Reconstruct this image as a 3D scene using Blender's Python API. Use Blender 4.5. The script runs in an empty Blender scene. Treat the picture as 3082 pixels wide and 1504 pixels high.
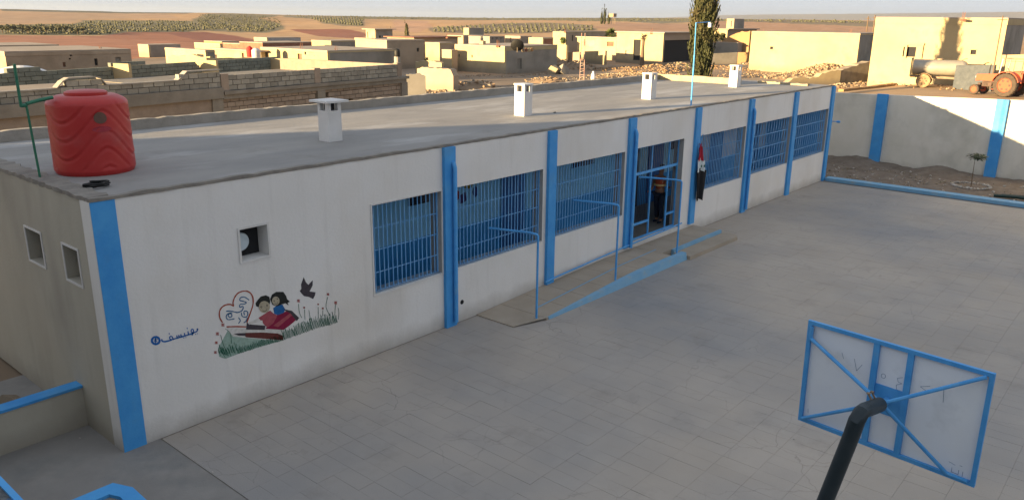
import bpy, bmesh, math, random
from mathutils import Vector, Matrix, noise
rng = random.Random(7)
S = bpy.context.scene
COL = S.collection
R = math.radians

# ------------------------------------------------------------------ camera
CAM = Vector((-4.1175, -10.8415, 6.0915)); YAW, PITCH, ROLL, FPX = R(40.4287), R(16.2950), R(0.64165), 2382.91
_f = Vector((math.cos(YAW)*math.cos(PITCH), math.sin(YAW)*math.cos(PITCH), -math.sin(PITCH)))
_r = Vector((math.sin(YAW), -math.cos(YAW), 0)); _u = _r.cross(_f)
_r2 = math.cos(ROLL)*_r + math.sin(ROLL)*_u; _u2 = -math.sin(ROLL)*_r + math.cos(ROLL)*_u
cd = bpy.data.cameras.new('camera'); cam = bpy.data.objects.new('camera', cd); COL.objects.link(cam)
cam.matrix_world = Matrix(((_r2.x, _u2.x, -_f.x, CAM.x), (_r2.y, _u2.y, -_f.y, CAM.y), (_r2.z, _u2.z, -_f.z, CAM.z), (0, 0, 0, 1)))
cd.sensor_width = 36; cd.lens = 36*FPX/3082; cd.clip_start = 0.1; cd.clip_end = 30000
S.camera = cam

# ------------------------------------------------------------------ light
SUN_AZ = R(-18.5)          # the way the light travels, in the ground plane
SUN_EL = R(6.6)
W = bpy.data.worlds.new('World'); S.world = W; W.use_nodes = True
nt = W.node_tree; nt.nodes.clear()
sky = nt.nodes.new('ShaderNodeTexSky'); sky.sky_type = 'NISHITA'; sky.sun_disc = False
sky.sun_elevation = SUN_EL
sdir = Vector((-math.cos(SUN_AZ), -math.sin(SUN_AZ), 0))      # towards the sun
sky.sun_rotation = math.atan2(sdir.x, sdir.y)
sky.altitude = 350; sky.air_density = 1.0; sky.dust_density = 1.6; sky.ozone_density = 1.5
bg = nt.nodes.new('ShaderNodeBackground'); bg.inputs['Strength'].default_value = 0.08
wo = nt.nodes.new('ShaderNodeOutputWorld')
hsv = nt.nodes.new('ShaderNodeHueSaturation'); hsv.inputs['Saturation'].default_value = 0.35; nt.links.new(sky.outputs[0], hsv.inputs['Color'])
mixw = nt.nodes.new('ShaderNodeMix'); mixw.data_type = 'RGBA'; mixw.inputs[0].default_value = 0.86      # thick even haze in front of the blue sky
mixw.inputs[7].default_value = (1.72, 1.87, 2.12, 1); nt.links.new(hsv.outputs[0], mixw.inputs[6])
nt.links.new(mixw.outputs[2], bg.inputs[0]); nt.links.new(bg.outputs[0], wo.inputs[0])
sl = bpy.data.lights.new('sun', 'SUN'); sl.energy = 5.0; sl.angle = R(0.5); sl.color = (1.0, 0.72, 0.38)
HAZE = 0.8e-4
so = bpy.data.objects.new('sun', sl); COL.objects.link(so)
ldir = Vector((math.cos(SUN_AZ)*math.cos(SUN_EL), math.sin(SUN_AZ)*math.cos(SUN_EL), -math.sin(SUN_EL)))
so.rotation_euler = ldir.to_track_quat('-Z', 'Y').to_euler()
S.view_settings.view_transform = 'Standard'; S.view_settings.look = 'None'
S.view_settings.gamma = 1; S.view_settings.use_curve_mapping = False
S.view_settings.exposure = 2.28

# ------------------------------------------------------------------ survey helpers (photo measurements -> metres)
def ray(px, py):
    return (_r2*((px-1541)/FPX) - _u2*((py-752)/FPX) + _f).normalized()
def on(px, py, axis, val):
    d = ray(px, py); t = (val-CAM[axis])/d[axis]; return CAM + d*t
def online(px, py, A, dv):
    d = ray(px, py); n = Vector((-dv[1], dv[0], 0)); t = n.dot(Vector((A[0], A[1], 0))-CAM)/n.dot(d); return CAM + d*t
def az_pt(px, py, D):                     # point on the sight line at horizontal distance D
    d = ray(px, py); t = D/math.hypot(d.x, d.y); return CAM + d*t
def proj(P):
    q = Vector(P)-CAM; z = q.dot(_f)
    return 1541+FPX*q.dot(_r2)/z, 752-FPX*q.dot(_u2)/z

# ------------------------------------------------------------------ materials
def mat(name, c1, c2=None, scale=1.0, rough=0.9, bump=0.0, bscale=30, rnd=0.0, c3=None, s3=0.2, metal=0.0, stretch=(1, 1, 1),
        spec=0.3, local=False, attr=None, w3=(0.5, 0.7), hue=0.0, cracks=0.0, dirt=0.0, chips=0.0, stains=0.0, zb=0.0, zt=99.0):
    m = bpy.data.materials.new(name); m.use_nodes = True; t = m.node_tree; N, L = t.nodes, t.links
    b = N['Principled BSDF']; b.inputs['Roughness'].default_value = rough; b.inputs['Metallic'].default_value = metal
    b.inputs['Specular IOR Level'].default_value = spec
    if local: co = N.new('ShaderNodeTexCoord').outputs['Object']
    else: co = N.new('ShaderNodeNewGeometry').outputs['Position']
    if stretch != (1, 1, 1):
        mp = N.new('ShaderNodeMapping'); mp.inputs['Scale'].default_value = stretch; L.new(co, mp.inputs[0]); co2 = mp.outputs[0]
    else: co2 = co
    def noi(s, det=6, c=co2, ro=0.6):
        n = N.new('ShaderNodeTexNoise'); n.inputs['Scale'].default_value = s; n.inputs['Detail'].default_value = det
        n.inputs['Roughness'].default_value = ro; L.new(c, n.inputs['Vector']); return n.outputs['Fac']
    def ramp(f, a, z):
        r = N.new('ShaderNodeMapRange'); r.inputs[1].default_value = a; r.inputs[2].default_value = z; L.new(f, r.inputs[0]); return r.outputs[0]
    def mix(f, A, B, mode='MIX'):
        x = N.new('ShaderNodeMix'); x.data_type = 'RGBA'; x.blend_type = mode
        if isinstance(f, (int, float)): x.inputs[0].default_value = f
        else: L.new(f, x.inputs[0])
        for i, v in ((6, A), (7, B)):
            if isinstance(v, tuple): x.inputs[i].default_value = (*v, 1)
            else: L.new(v, x.inputs[i])
        return x.outputs[2]
    col = c1
    if attr:
        a = N.new('ShaderNodeAttribute'); a.attribute_name = attr; col = a.outputs['Color']
        if c2: col = mix(ramp(noi(scale), 0.3, 0.7), col, mix(1.0, col, c2, 'MULTIPLY'))
    elif c2: col = mix(ramp(noi(scale), 0.32, 0.68), c1, c2)
    if c3: col = mix(ramp(noi(s3, 4), *w3), col, c3)
    if dirt:
        sx = N.new('ShaderNodeSeparateXYZ'); L.new(co, sx.inputs[0])
        def mth(op, a, b=None):
            q = N.new('ShaderNodeMath'); q.operation = op; q.use_clamp = op == 'MULTIPLY'
            for i, v in enumerate((a, b)):
                if v is None: continue
                if isinstance(v, (int, float)): q.inputs[i].default_value = v
                else: L.new(v, q.inputs[i])
            return q.outputs[0]
        low = N.new('ShaderNodeMapRange'); low.inputs[1].default_value = zb+.55; low.inputs[2].default_value = zb; L.new(mth('ADD', sx.outputs['Z'], mth('MULTIPLY', noi(2.2, 5, co), .35)), low.inputs[0])
        mp2 = N.new('ShaderNodeMapping'); mp2.inputs['Scale'].default_value = (5, 5, .35); L.new(co, mp2.inputs[0])
        drip = ramp(noi(1.0, 5, mp2.outputs[0]), .54, .80)
        col = mix(mth('MULTIPLY', low.outputs[0], dirt), col, (0.17, 0.145, 0.115)); col = mix(mth('MULTIPLY', drip, dirt*.22), col, (0.24, 0.215, 0.18))
        blot = ramp(noi(.33, 3, co), .55, .75); col = mix(mth('MULTIPLY', blot, dirt*.35), col, (0.42, 0.36, 0.29))
    if chips: col = mix(ramp(noi(14, 4, co), .70-chips*.08, .72-chips*.08), col, (0.40, 0.42, 0.43))
    if stains:
        s1 = N.new('ShaderNodeMath'); s1.operation = 'MULTIPLY'; s1.inputs[1].default_value = stains; L.new(ramp(noi(.9, 7, co, .7), .56, .72), s1.inputs[0])
        col = mix(s1.outputs[0], col, (0.15, 0.135, 0.12))
        s2 = N.new('ShaderNodeMath'); s2.operation = 'MULTIPLY'; s2.inputs[1].default_value = stains*.7; L.new(ramp(noi(.5, 6, co2, .65), .55, .75), s2.inputs[0])
        col = mix(s2.outputs[0], col, (0.46, 0.43, 0.39))
    if cracks:
        vo = N.new('ShaderNodeTexVoronoi'); vo.feature = 'DISTANCE_TO_EDGE'; vo.inputs['Scale'].default_value = cracks
        nz = N.new('ShaderNodeTexNoise'); nz.inputs['Scale'].default_value = 1.6; nz.inputs['Detail'].default_value = 6; L.new(co, nz.inputs['Vector'])
        vm = N.new('ShaderNodeVectorMath'); vm.operation = 'MULTIPLY_ADD'; vm.inputs[1].default_value = (.55, .55, .55); L.new(nz.outputs['Color'], vm.inputs[0]); L.new(co, vm.inputs[2]); L.new(vm.outputs[0], vo.inputs['Vector'])
        a_ = N.new('ShaderNodeMapRange'); a_.inputs[1].default_value = 0.0; a_.inputs[2].default_value = 0.008; a_.inputs[3].default_value = 1; a_.inputs[4].default_value = 0; L.new(vo.outputs['Distance'], a_.inputs[0])
        g_ = N.new('ShaderNodeMath'); g_.operation = 'MULTIPLY'; L.new(a_.outputs[0], g_.inputs[0]); L.new(ramp(noi(.35, 3, co), .50, .64), g_.inputs[1])
        g2 = N.new('ShaderNodeMath'); g2.operation = 'MULTIPLY'; g2.inputs[1].default_value = .4; L.new(g_.outputs[0], g2.inputs[0])
        col = mix(g2.outputs[0], col, (0.07, 0.06, 0.05))
    if rnd or hue:
        oi = N.new('ShaderNodeObjectInfo'); hs = N.new('ShaderNodeHueSaturation')
        r = N.new('ShaderNodeMapRange'); r.inputs[3].default_value = 1-rnd; r.inputs[4].default_value = 1+rnd
        L.new(oi.outputs['Random'], r.inputs[0]); L.new(r.outputs[0], hs.inputs['Value'])
        if isinstance(col, tuple): hs.inputs['Color'].default_value = (*col, 1)
        else: L.new(col, hs.inputs['Color'])
        col = hs.outputs[0]
    if isinstance(col, tuple): b.inputs['Base Color'].default_value = (*col, 1)
    else: L.new(col, b.inputs['Base Color'])
    if bump:
        bp = N.new('ShaderNodeBump'); bp.inputs['Strength'].default_value = bump; bp.inputs['Distance'].default_value = 0.02
        L.new(noi(bscale, 8, co), bp.inputs['Height']); L.new(bp.outputs[0], b.inputs['Normal'])
    return m
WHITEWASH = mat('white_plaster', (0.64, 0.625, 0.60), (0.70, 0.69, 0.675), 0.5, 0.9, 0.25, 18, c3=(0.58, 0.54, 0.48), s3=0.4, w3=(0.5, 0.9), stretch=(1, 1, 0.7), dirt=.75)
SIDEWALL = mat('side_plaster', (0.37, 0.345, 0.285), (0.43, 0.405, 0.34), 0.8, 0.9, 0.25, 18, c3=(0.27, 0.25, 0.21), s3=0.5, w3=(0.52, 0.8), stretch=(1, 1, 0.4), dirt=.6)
PERIM = mat('perimeter_plaster', (0.60, 0.565, 0.48), (0.67, 0.63, 0.56), 1.1, 0.9, 0.2, 14, c3=(0.42, 0.40, 0.34), s3=0.6, w3=(0.5, 0.8), dirt=.5)
BLUE = mat('blue_paint', (0.04, 0.25, 0.60), (0.065, 0.31, 0.65), 2.5, 0.65, 0.2, 20, c3=(0.09, 0.27, 0.50), s3=1.5, w3=(.55, .8))
BLUEMETAL = mat('blue_metal_paint', (0.05, 0.27, 0.62), (0.09, 0.34, 0.68), 6, 0.5, c3=(.16, .34, .55), s3=4, w3=(.6, .8))
PALEBLUE = mat('pale_blue_bar_paint', (0.11, 0.33, 0.66), (0.20, 0.43, 0.72), 5, 0.5)
KERBBLUE = mat('worn_blue_kerb_paint', (0.14, 0.32, 0.50), (0.20, 0.36, 0.50), 3, 0.8, 0.2, 12, c3=(0.28, 0.33, 0.36), s3=3, w3=(.6, .75))
ROOFC = mat('roof_cement', (0.215, 0.21, 0.205), (0.275, 0.265, 0.25), 0.9, 0.85, 0.3, 12, c3=(0.40, 0.395, 0.39), s3=0.55, w3=(0.52, 0.75), stretch=(0.5, 1.4, 1), stains=.4)
COPING = mat('rough_mortar', (0.17, 0.155, 0.14), (0.25, 0.23, 0.20), 5, 0.95, 0.6, 25)
PARAP = mat('old_concrete_parapet', (0.24, 0.22, 0.19), (0.33, 0.30, 0.26), 2.5, 0.95, 0.5, 18)
YARD = mat('yard_tile', (0.335, 0.295, 0.25), (0.395, 0.352, 0.305), 0.35, 0.85, 0.25, 40, rnd=0.012, c3=(0.215, 0.220, 0.230), s3=0.13, w3=(0.45, 0.75), cracks=0.9, stains=.32)
YARDBASE = mat('yard_joint_dirt', (0.17, 0.15, 0.13), (0.23, 0.205, 0.18), 3, 0.95)
APRON = mat('smooth_cement_apron', (0.20, 0.19, 0.18), (0.25, 0.24, 0.225), 1.2, 0.85, 0.25, 30, c3=(0.16, 0.165, 0.165), s3=0.7, w3=(.5, .75), stains=.35)
RAMPC = mat('ramp_slab_cement', (0.30, 0.255, 0.20), (0.36, 0.31, 0.25), 1.4, 0.85, 0.25, 30)
SOIL = mat('planting_soil', (0.12, 0.095, 0.075), (0.20, 0.165, 0.135), 2.2, 0.98, 0.8, 14)
STONE = mat('rubble_stone', (0.25, 0.19, 0.125), (0.34, 0.265, 0.18), 1.5, 0.95, 0.4, 8)
STONED = mat('dark_rubble_stone', (0.20, 0.16, 0.12), (0.32, 0.27, 0.20), 1.5, 0.95, 0.4, 8)
PEBBLE = mat('light_pebble', (0.33, 0.30, 0.27), (0.45, 0.42, 0.38), 3, 0.9)
PLASTIC = mat('red_tank_plastic', (0.36, 0.022, 0.022), (0.40, 0.035, 0.032), 2.0, 0.42, 0.05, 8, c3=(0.33, 0.07, 0.07), s3=1.8, w3=(0.55, 0.85))
LOGO = mat('dark_worn_tank_badge', (0.10, 0.06, 0.045), (0.14, 0.07, 0.05), 9, 0.6)
LOGOF = mat('faded_tank_lettering', (0.30, 0.03, 0.045), None, 1, 0.6)
CHIM = mat('white_chimney_plaster', (0.56, 0.55, 0.53), (0.63, 0.62, 0.61), 2.5, 0.85, 0.2, 20, c3=(.48, .46, .42), s3=2, w3=(.6, .85))
DARK = mat('dark_opening', (0.02, 0.02, 0.022), None, 1, 0.9)
BLACK = mat('black_rubber', (0.012, 0.012, 0.012), None, 1, 0.6)
GLASS = mat('dark_window_glass', (0.015, 0.02, 0.035), None, 1, 0.15, spec=0.6)
INUP = mat('gallery_upper_blue_paint', (0.20, 0.50, 0.76), (0.26, 0.55, 0.80), 1.2, 0.7)
INWHITE = mat('gallery_upper_white_paint', (0.42, 0.45, 0.52), (0.5, 0.52, 0.58), 1.2, 0.8)
INLOW = mat('gallery_dado_deep_blue', (0.025, 0.24, 0.60), (0.04, 0.28, 0.64), 1.5, 0.5)
INDOOR = mat('gallery_door_blue', (0.015, 0.09, 0.30), (0.02, 0.12, 0.36), 2, 0.5)
INFLOOR = mat('gallery_floor', (0.12, 0.11, 0.10), (0.16, 0.15, 0.13), 2, 0.7)
GREENM = mat('green_pipe_paint', (0.02, 0.12, 0.075), (0.03, 0.16, 0.09), 8, 0.5)
BLOCK = mat('concrete_block', (0.215, 0.20, 0.17), (0.28, 0.26, 0.22), 4, 0.95, 0.5, 20, rnd=0.24)
BLOCKP = mat('pinkish_limestone_block', (0.23, 0.18, 0.14), (0.29, 0.23, 0.18), 4, 0.95, 0.5, 20, rnd=0.12)
BLOCKG = mat('grey_green_block', (0.13, 0.145, 0.125), (0.175, 0.19, 0.16), 4, 0.95, 0.5, 20, rnd=0.15)
MORTAR = mat('wall_core_mortar', (0.07, 0.065, 0.055), (0.10, 0.09, 0.08), 4, 0.95)
BEAM = mat('cast_beam_concrete', (0.17, 0.15, 0.125), (0.24, 0.215, 0.18), 1.6, 0.95, 0.7, 9)
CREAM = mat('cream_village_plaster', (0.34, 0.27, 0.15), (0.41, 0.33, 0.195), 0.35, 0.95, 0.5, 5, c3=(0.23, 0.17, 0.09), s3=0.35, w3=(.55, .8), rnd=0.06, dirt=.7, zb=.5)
TAN = mat('tan_village_plaster', (0.29, 0.225, 0.16), (0.35, 0.275, 0.20), 0.5, 0.95, 0.3, 6, c3=(0.18, 0.14, 0.10), s3=0.3, w3=(.55, .8), rnd=0.08, dirt=.6, zb=.4)  # tan plaster, also the shade tone on some south walls
GREYP = mat('grey_village_plaster', (0.20, 0.185, 0.16), (0.26, 0.24, 0.21), 0.5, 0.95, 0.3, 6, c3=(0.12, 0.11, 0.09), s3=0.3, w3=(.5, .8), rnd=0.08, dirt=.5, zb=.3)  # grey plaster, also the shade tone on south walls of cream houses
OCHRE = mat('ochre_mud_plaster', (0.26, 0.15, 0.07), (0.32, 0.20, 0.10), 0.6, 0.95, 0.4, 5, rnd=0.05)
RUST = mat('rusty_sheet', (0.16, 0.07, 0.045), (0.22, 0.11, 0.07), 2, 0.8)
ROOFV = mat('village_roof_screed', (0.26, 0.215, 0.17), (0.34, 0.28, 0.22), 0.7, 0.95, rnd=0.1)
BARK = mat('bark', (0.10, 0.07, 0.045), (0.16, 0.11, 0.07), 8, 0.95)
CYP = mat('cypress_foliage', (0.022, 0.028, 0.010), (0.052, 0.055, 0.018), 1.3, 0.8, c3=(0.085, 0.065, 0.03), s3=0.8, w3=(.5, .75))
OLIVE = mat('olive_foliage', (0.075, 0.075, 0.04), (0.12, 0.115, 0.065), 0.3, 0.85)
PALM = mat('palm_foliage', (0.05, 0.08, 0.02), (0.09, 0.115, 0.03), 1, 0.7)
LEAF = mat('sapling_leaf', (0.03, 0.05, 0.02), (0.05, 0.07, 0.03), 6, 0.6)
ORANGE = mat('tractor_orange_paint', (0.42, 0.075, 0.03), (0.36, 0.07, 0.032), 2.5, 0.5, c3=(0.25, 0.10, 0.06), s3=3, w3=(.6, .8))
ENGINE = mat('engine_grime', (0.05, 0.035, 0.028), (0.10, 0.06, 0.045), 6, 0.7)
TYRE = mat('tyre_rubber', (0.045, 0.035, 0.028), (0.075, 0.055, 0.04), 5, 0.9)
MUDTYRE = mat('muddy_tyre', (0.30, 0.21, 0.12), (0.20, 0.14, 0.08), 5, 0.98, 0.6, 10)
ALU = mat('dull_galvanised_tank', (0.34, 0.31, 0.26), (0.28, 0.26, 0.22), 1.0, 0.45, metal=0.35, c3=(.42, .38, .30), s3=0.8)
IRON = mat('frame_iron', (0.16, 0.12, 0.08), (0.24, 0.18, 0.12), 4, 0.6)
POLEM = mat('dark_pole_paint', (0.018, 0.03, 0.038), (0.028, 0.04, 0.048), 5, 0.42, 0.1, 8)
BOARD = mat('backboard_white_paint', (0.66, 0.70, 0.76), (0.72, 0.76, 0.80), 1.6, 0.6, 0.05, 6, c3=(0.5, 0.53, 0.56), s3=2.2, w3=(.6, .85))
SKIN = mat('skin', (0.32, 0.17, 0.11), None, 1, 0.6)
HAIR = mat('dark_hair', (0.012, 0.010, 0.01), None, 1, 0.6)
HIVIS = mat('orange_vest_cloth', (0.42, 0.09, 0.03), (0.36, 0.06, 0.03), 8, 0.8)
STRIPE = mat('vest_reflective_band', (0.7, 0.5, 0.22), None, 1, 0.5)
NAVY = mat('navy_cloth', (0.012, 0.018, 0.035), (0.02, 0.026, 0.045), 8, 0.9)
FRED = mat('flag_red', (0.42, 0.02, 0.04), None, 1, 0.8)
FWHITE = mat('flag_white', (0.62, 0.68, 0.70), None, 1, 0.8)
FBLACK = mat('flag_black', (0.012, 0.012, 0.014), None, 1, 0.85)
FGREEN = mat('flag_star_green', (0.01, 0.10, 0.07), None, 1, 0.8)
def paint(n, c): return mat('mural_' + n, c, tuple(x*0.75 for x in c), 18, 0.85)
P_RED, P_BLUE, P_TEXT = paint('heart_red', (0.36, 0.07, 0.035)), paint('ink_blue', (0.015, 0.11, 0.25)), paint('lettering_blue', (0.01, 0.12, 0.40))
P_SKIN, P_HAIR, P_PINK = paint('face', (0.42, 0.37, 0.27)), paint('hair', (0.02, 0.022, 0.02)), paint('pink', (0.36, 0.08, 0.10))
P_MAR, P_BRN, P_WHITE = paint('maroon', (0.24, 0.012, 0.05)), paint('pencil_brown', (0.13, 0.035, 0.03)), paint('page_white', (0.62, 0.60, 0.57))
P_GRN, P_LIGHTG, P_BIRD = paint('grass_green', (0.012, 0.11, 0.065)), paint('grass_pale', (0.30, 0.42, 0.36)), paint('bird_grey', (0.06, 0.05, 0.06))
P_SHIRT, P_FLOW = paint('shirt_blue', (0.015, 0.12, 0.34)), paint('flower_red', (0.42, 0.06, 0.05))

# ------------------------------------------------------------------ mesh builder
class MB:
    def __init__(s): s.v = []; s.f = []; s.mi = []
    def add(s, vs, fs, m=0):
        b = len(s.v); s.v += [tuple(v) for v in vs]; s.f += [tuple(i+b for i in f) for f in fs]; s.mi += [m]*len(fs); return s
    def box(s, x0, x1, y0, y1, z0, z1, m=0):
        vs = [(x, y, z) for x in (x0, x1) for y in (y0, y1) for z in (z0, z1)]
        return s.add(vs, [(0, 1, 3, 2), (4, 6, 7, 5), (0, 4, 5, 1), (2, 3, 7, 6), (0, 2, 6, 4), (1, 5, 7, 3)], m)
    def bar(s, a, b, w, h, m=0, up=(0, 0, 1)):          # rectangular bar from a to b
        a, b = Vector(a), Vector(b); d = (b-a).normalized(); up = Vector(up)
        if abs(d.dot(up)) > 0.98: up = Vector((1, 0, 0))
        sx = d.cross(up).normalized()*w/2; sz = sx.cross(d).normalized()*h/2
        vs = [p+i*sx+j*sz for p in (a, b) for i, j in ((-1, -1), (1, -1), (1, 1), (-1, 1))]
        return s.add(vs, [(0, 1, 2, 3), (7, 6, 5, 4), (0, 4, 5, 1), (1, 5, 6, 2), (2, 6, 7, 3), (3, 7, 4, 0)], m)
    def tube(s, pts, r, n=8, m=0, caps=True):
        pts = [Vector(p) for p in pts]; rs = r if isinstance(r, (list, tuple)) else [r]*len(pts); vs = []
        ref = None
        for i, p in enumerate(pts):
            d = (pts[min(i+1, len(pts)-1)]-pts[max(i-1, 0)]).normalized()
            if ref is None: ref = d.orthogonal().normalized()
            ref = (ref-d*ref.dot(d)).normalized(); q = d.cross(ref)
            for k in range(n):
                a = 2*math.pi*k/n; vs.append(p+(ref*math.cos(a)+q*math.sin(a))*rs[i])
        fs = [(i*n+k, i*n+(k+1) % n, (i+1)*n+(k+1) % n, (i+1)*n+k) for i in range(len(pts)-1) for k in range(n)]
        if caps: fs += [tuple(range(n))[::-1], tuple((len(pts)-1)*n+k for k in range(n))]
        return s.add(vs, fs, m)
    def prism(s, poly, z0, z1, m=0):
        n = len(poly); vs = [(x, y, z0) for x, y in poly]+[(x, y, z1) for x, y in poly]
        return s.add(vs, [tuple(range(n))[::-1], tuple(range(n, 2*n))]+[(i, (i+1) % n, n+(i+1) % n, n+i) for i in range(n)], m)
    def lathe(s, c, prof, n=24, m=0, axis='z', caps=True):
        vs = []; c = Vector(c)
        for r, z in prof:
            for k in range(n):
                a = 2*math.pi*k/n; x, y = r*math.cos(a), r*math.sin(a)
                vs.append(c+Vector((x, y, z) if axis == 'z' else ((z, x, y) if axis == 'x' else (x, z, y))))
        fs = [(i*n+k, i*n+(k+1) % n, (i+1)*n+(k+1) % n, (i+1)*n+k) for i in range(len(prof)-1) for k in range(n)]
        if caps: fs += [tuple(range(n))[::-1], tuple((len(prof)-1)*n+k for k in range(n))]
        return s.add(vs, fs, m)
    def panel(s, O, U, N, Wd, H, T, holes, m=0):        # wall with real openings; N points outward, T thick inward
        O, U, N = Vector(O), Vector(U), Vector(N); Zv = Vector((0, 0, 1))
        us = sorted({0, Wd, *[h[0] for h in holes], *[h[1] for h in holes]}); zs = sorted({0, H, *[h[2] for h in holes], *[h[3] for h in holes]})
        us = [u for u in us if 0 <= u <= Wd]; zs = [z for z in zs if 0 <= z <= H]
        def solid(i, j):
            if i < 0 or j < 0 or i >= len(us)-1 or j >= len(zs)-1: return False
            cu, cz = (us[i]+us[i+1])/2, (zs[j]+zs[j+1])/2
            return not any(h[0] < cu < h[1] and h[2] < cz < h[3] for h in holes)
        P = lambda u, z, k: O+U*u+Zv*z-N*(T*k)
        for i in range(len(us)-1):
            for j in range(len(zs)-1):
                if not solid(i, j): continue
                a, b, c, d = us[i], us[i+1], zs[j], zs[j+1]
                s.add([P(a, c, 0), P(b, c, 0), P(b, d, 0), P(a, d, 0)], [(0, 1, 2, 3)], m)
                s.add([P(a, c, 1), P(b, c, 1), P(b, d, 1), P(a, d, 1)], [(3, 2, 1, 0)], m)
                for (di, dj, e) in ((-1, 0, ((a, c), (a, d))), (1, 0, ((b, c), (b, d))), (0, -1, ((a, c), (b, c))), (0, 1, ((a, d), (b, d)))):
                    if not solid(i+di, j+dj):
                        (u1, z1), (u2, z2) = e
                        s.add([P(u1, z1, 0), P(u2, z2, 0), P(u2, z2, 1), P(u1, z1, 1)], [(0, 1, 2, 3)], m)
        return s
    def rock(s, c, r, sq=(1, 1, 0.7), m=0, sub=1):
        bm = bmesh.new(); bmesh.ops.create_icosphere(bm, subdivisions=sub, radius=1)
        sd = rng.random()*100; rot = Matrix.Rotation(rng.random()*6.28, 3, 'Z')
        vs = []
        for v in bm.verts:
            k = 0.72+0.5*noise.noise(v.co*1.3+Vector((sd, sd, 0))) + 0.2*rng.random()
            q = rot @ Vector((v.co.x*sq[0], v.co.y*sq[1], v.co.z*sq[2])); vs.append(Vector(c)+q*r*k)
        s.add(vs, [tuple(v.index for v in f.verts) for f in bm.faces], m); bm.free(); return s
    def chunk(s, c, r, sq=(1, 1, 0.6), m=0):            # angular broken block
        rot = Matrix.Rotation(rng.random()*6.28, 3, 'Z') @ Matrix.Rotation(rng.uniform(-.5, .5), 3, 'X') @ Matrix.Rotation(rng.uniform(-.5, .5), 3, 'Y')
        vs = [Vector(c)+rot @ Vector((x*sq[0]*rng.uniform(.6, 1), y*sq[1]*rng.uniform(.6, 1), z*sq[2]*rng.uniform(.6, 1)))*r for x in (-1, 1) for y in (-1, 1) for z in (-1, 1)]
        return s.add(vs, [(0, 1, 3, 2), (4, 6, 7, 5), (0, 4, 5, 1), (2, 3, 7, 6), (0, 2, 6, 4), (1, 5, 7, 3)], m)
    def mesh(s, name, mats, smooth=False, weld=True, recalc=True):
        me = bpy.data.meshes.new(name); me.from_pydata(s.v, [], s.f)
        mats = mats if isinstance(mats, (list, tuple)) else [mats]
        for mm in mats: me.materials.append(mm)
        me.polygons.foreach_set('material_index', s.mi)
        if recalc:
            bm = bmesh.new(); bm.from_mesh(me)
            if weld: bmesh.ops.remove_doubles(bm, verts=bm.verts, dist=1e-5)
            bmesh.ops.recalc_face_normals(bm, faces=bm.faces); bm.to_mesh(me); bm.free()
        if smooth:
            me.polygons.foreach_set('use_smooth', [True]*len(me.polygons))
            me.set_sharp_from_angle(angle=R(40))
        me.update(); return me
    def build(s, name, mats, parent=None, smooth=False, **kw):
        o = bpy.data.objects.new(name, s.mesh(name, mats, smooth, **{k: kw.pop(k) for k in ('weld', 'recalc') if k in kw}))
        COL.objects.link(o)
        if parent is not None: link(o, parent)
        return tag(o, **kw)
def link(o, parent):
    o.parent = parent; o.matrix_parent_inverse = parent_world(parent).inverted(); return o
def parent_world(p):
    m = Matrix.LocRotScale(p.location, p.rotation_euler, p.scale)
    return m if p.parent is None else parent_world(p.parent) @ p.matrix_parent_inverse @ m
def tag(o, label=None, cat=None, group=None, kind=None):
    for k, v in (('label', label), ('category', cat), ('group', group), ('kind', kind)):
        if v: o[k] = v
    return o
def empty(name, loc, label, cat, group=None, rz=0):
    o = bpy.data.objects.new(name, None); COL.objects.link(o); o.location = loc; o.rotation_euler = (0, 0, rz); o.empty_display_size = 0.2
    return tag(o, label, cat, group)
def inst(name, me, parent, loc, rot=(0, 0, 0), scale=(1, 1, 1), **kw):     # another object on a shared mesh, placed in world space
    o = bpy.data.objects.new(name, me); COL.objects.link(o); o.location = loc; o.rotation_euler = rot; o.scale = scale
    if parent is not None:
        o.parent = parent; o.matrix_parent_inverse = parent_world(parent).inverted()
    return tag(o, **kw)

# ------------------------------------------------------------------ terrain
SKY = [(-900, 20), (-300, 24), (0, 28), (120, 31), (250, 34), (380, 37), (500, 38), (600, 39), (700, 40.5), (850, 45), (1000, 48), (1150, 51), (1300, 52.5), (1500, 55), (1700, 54), (1900, 54.5),
       (2050, 56), (2200, 58), (2400, 59), (2600, 62), (3082, 62), (4000, 64)]
def lerp_tab(tab, x):
    if x <= tab[0][0]: return tab[0][1]
    for (a, b), (c, d) in zip(tab, tab[1:]):
        if x <= c: return b+(d-b)*(x-a)/(c-a)
    return tab[-1][1]
def px_of_az(a):
    d = a-YAW
    if abs(d) > R(70): return -900 if d > 0 else 4000
    return 1541-FPX*math.tan(d)/math.cos(PITCH)*0.985 if abs(d) < R(70) else 0
def az_of_px(px, py=50):
    d = ray(px, py); return math.atan2(d.y, d.x)
AZT = [(az_of_px(x, 50), y) for x, y in SKY]; AZT = [(a, az_pt(x, y, 1000).z) for (x, y), (a, _) in zip(SKY, AZT)]
AZT.sort()
DSKY = 1000.0
def smooth(a, b, x):
    t = max(0, min(1, (x-a)/(b-a))); return t*t*(3-2*t)
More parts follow.
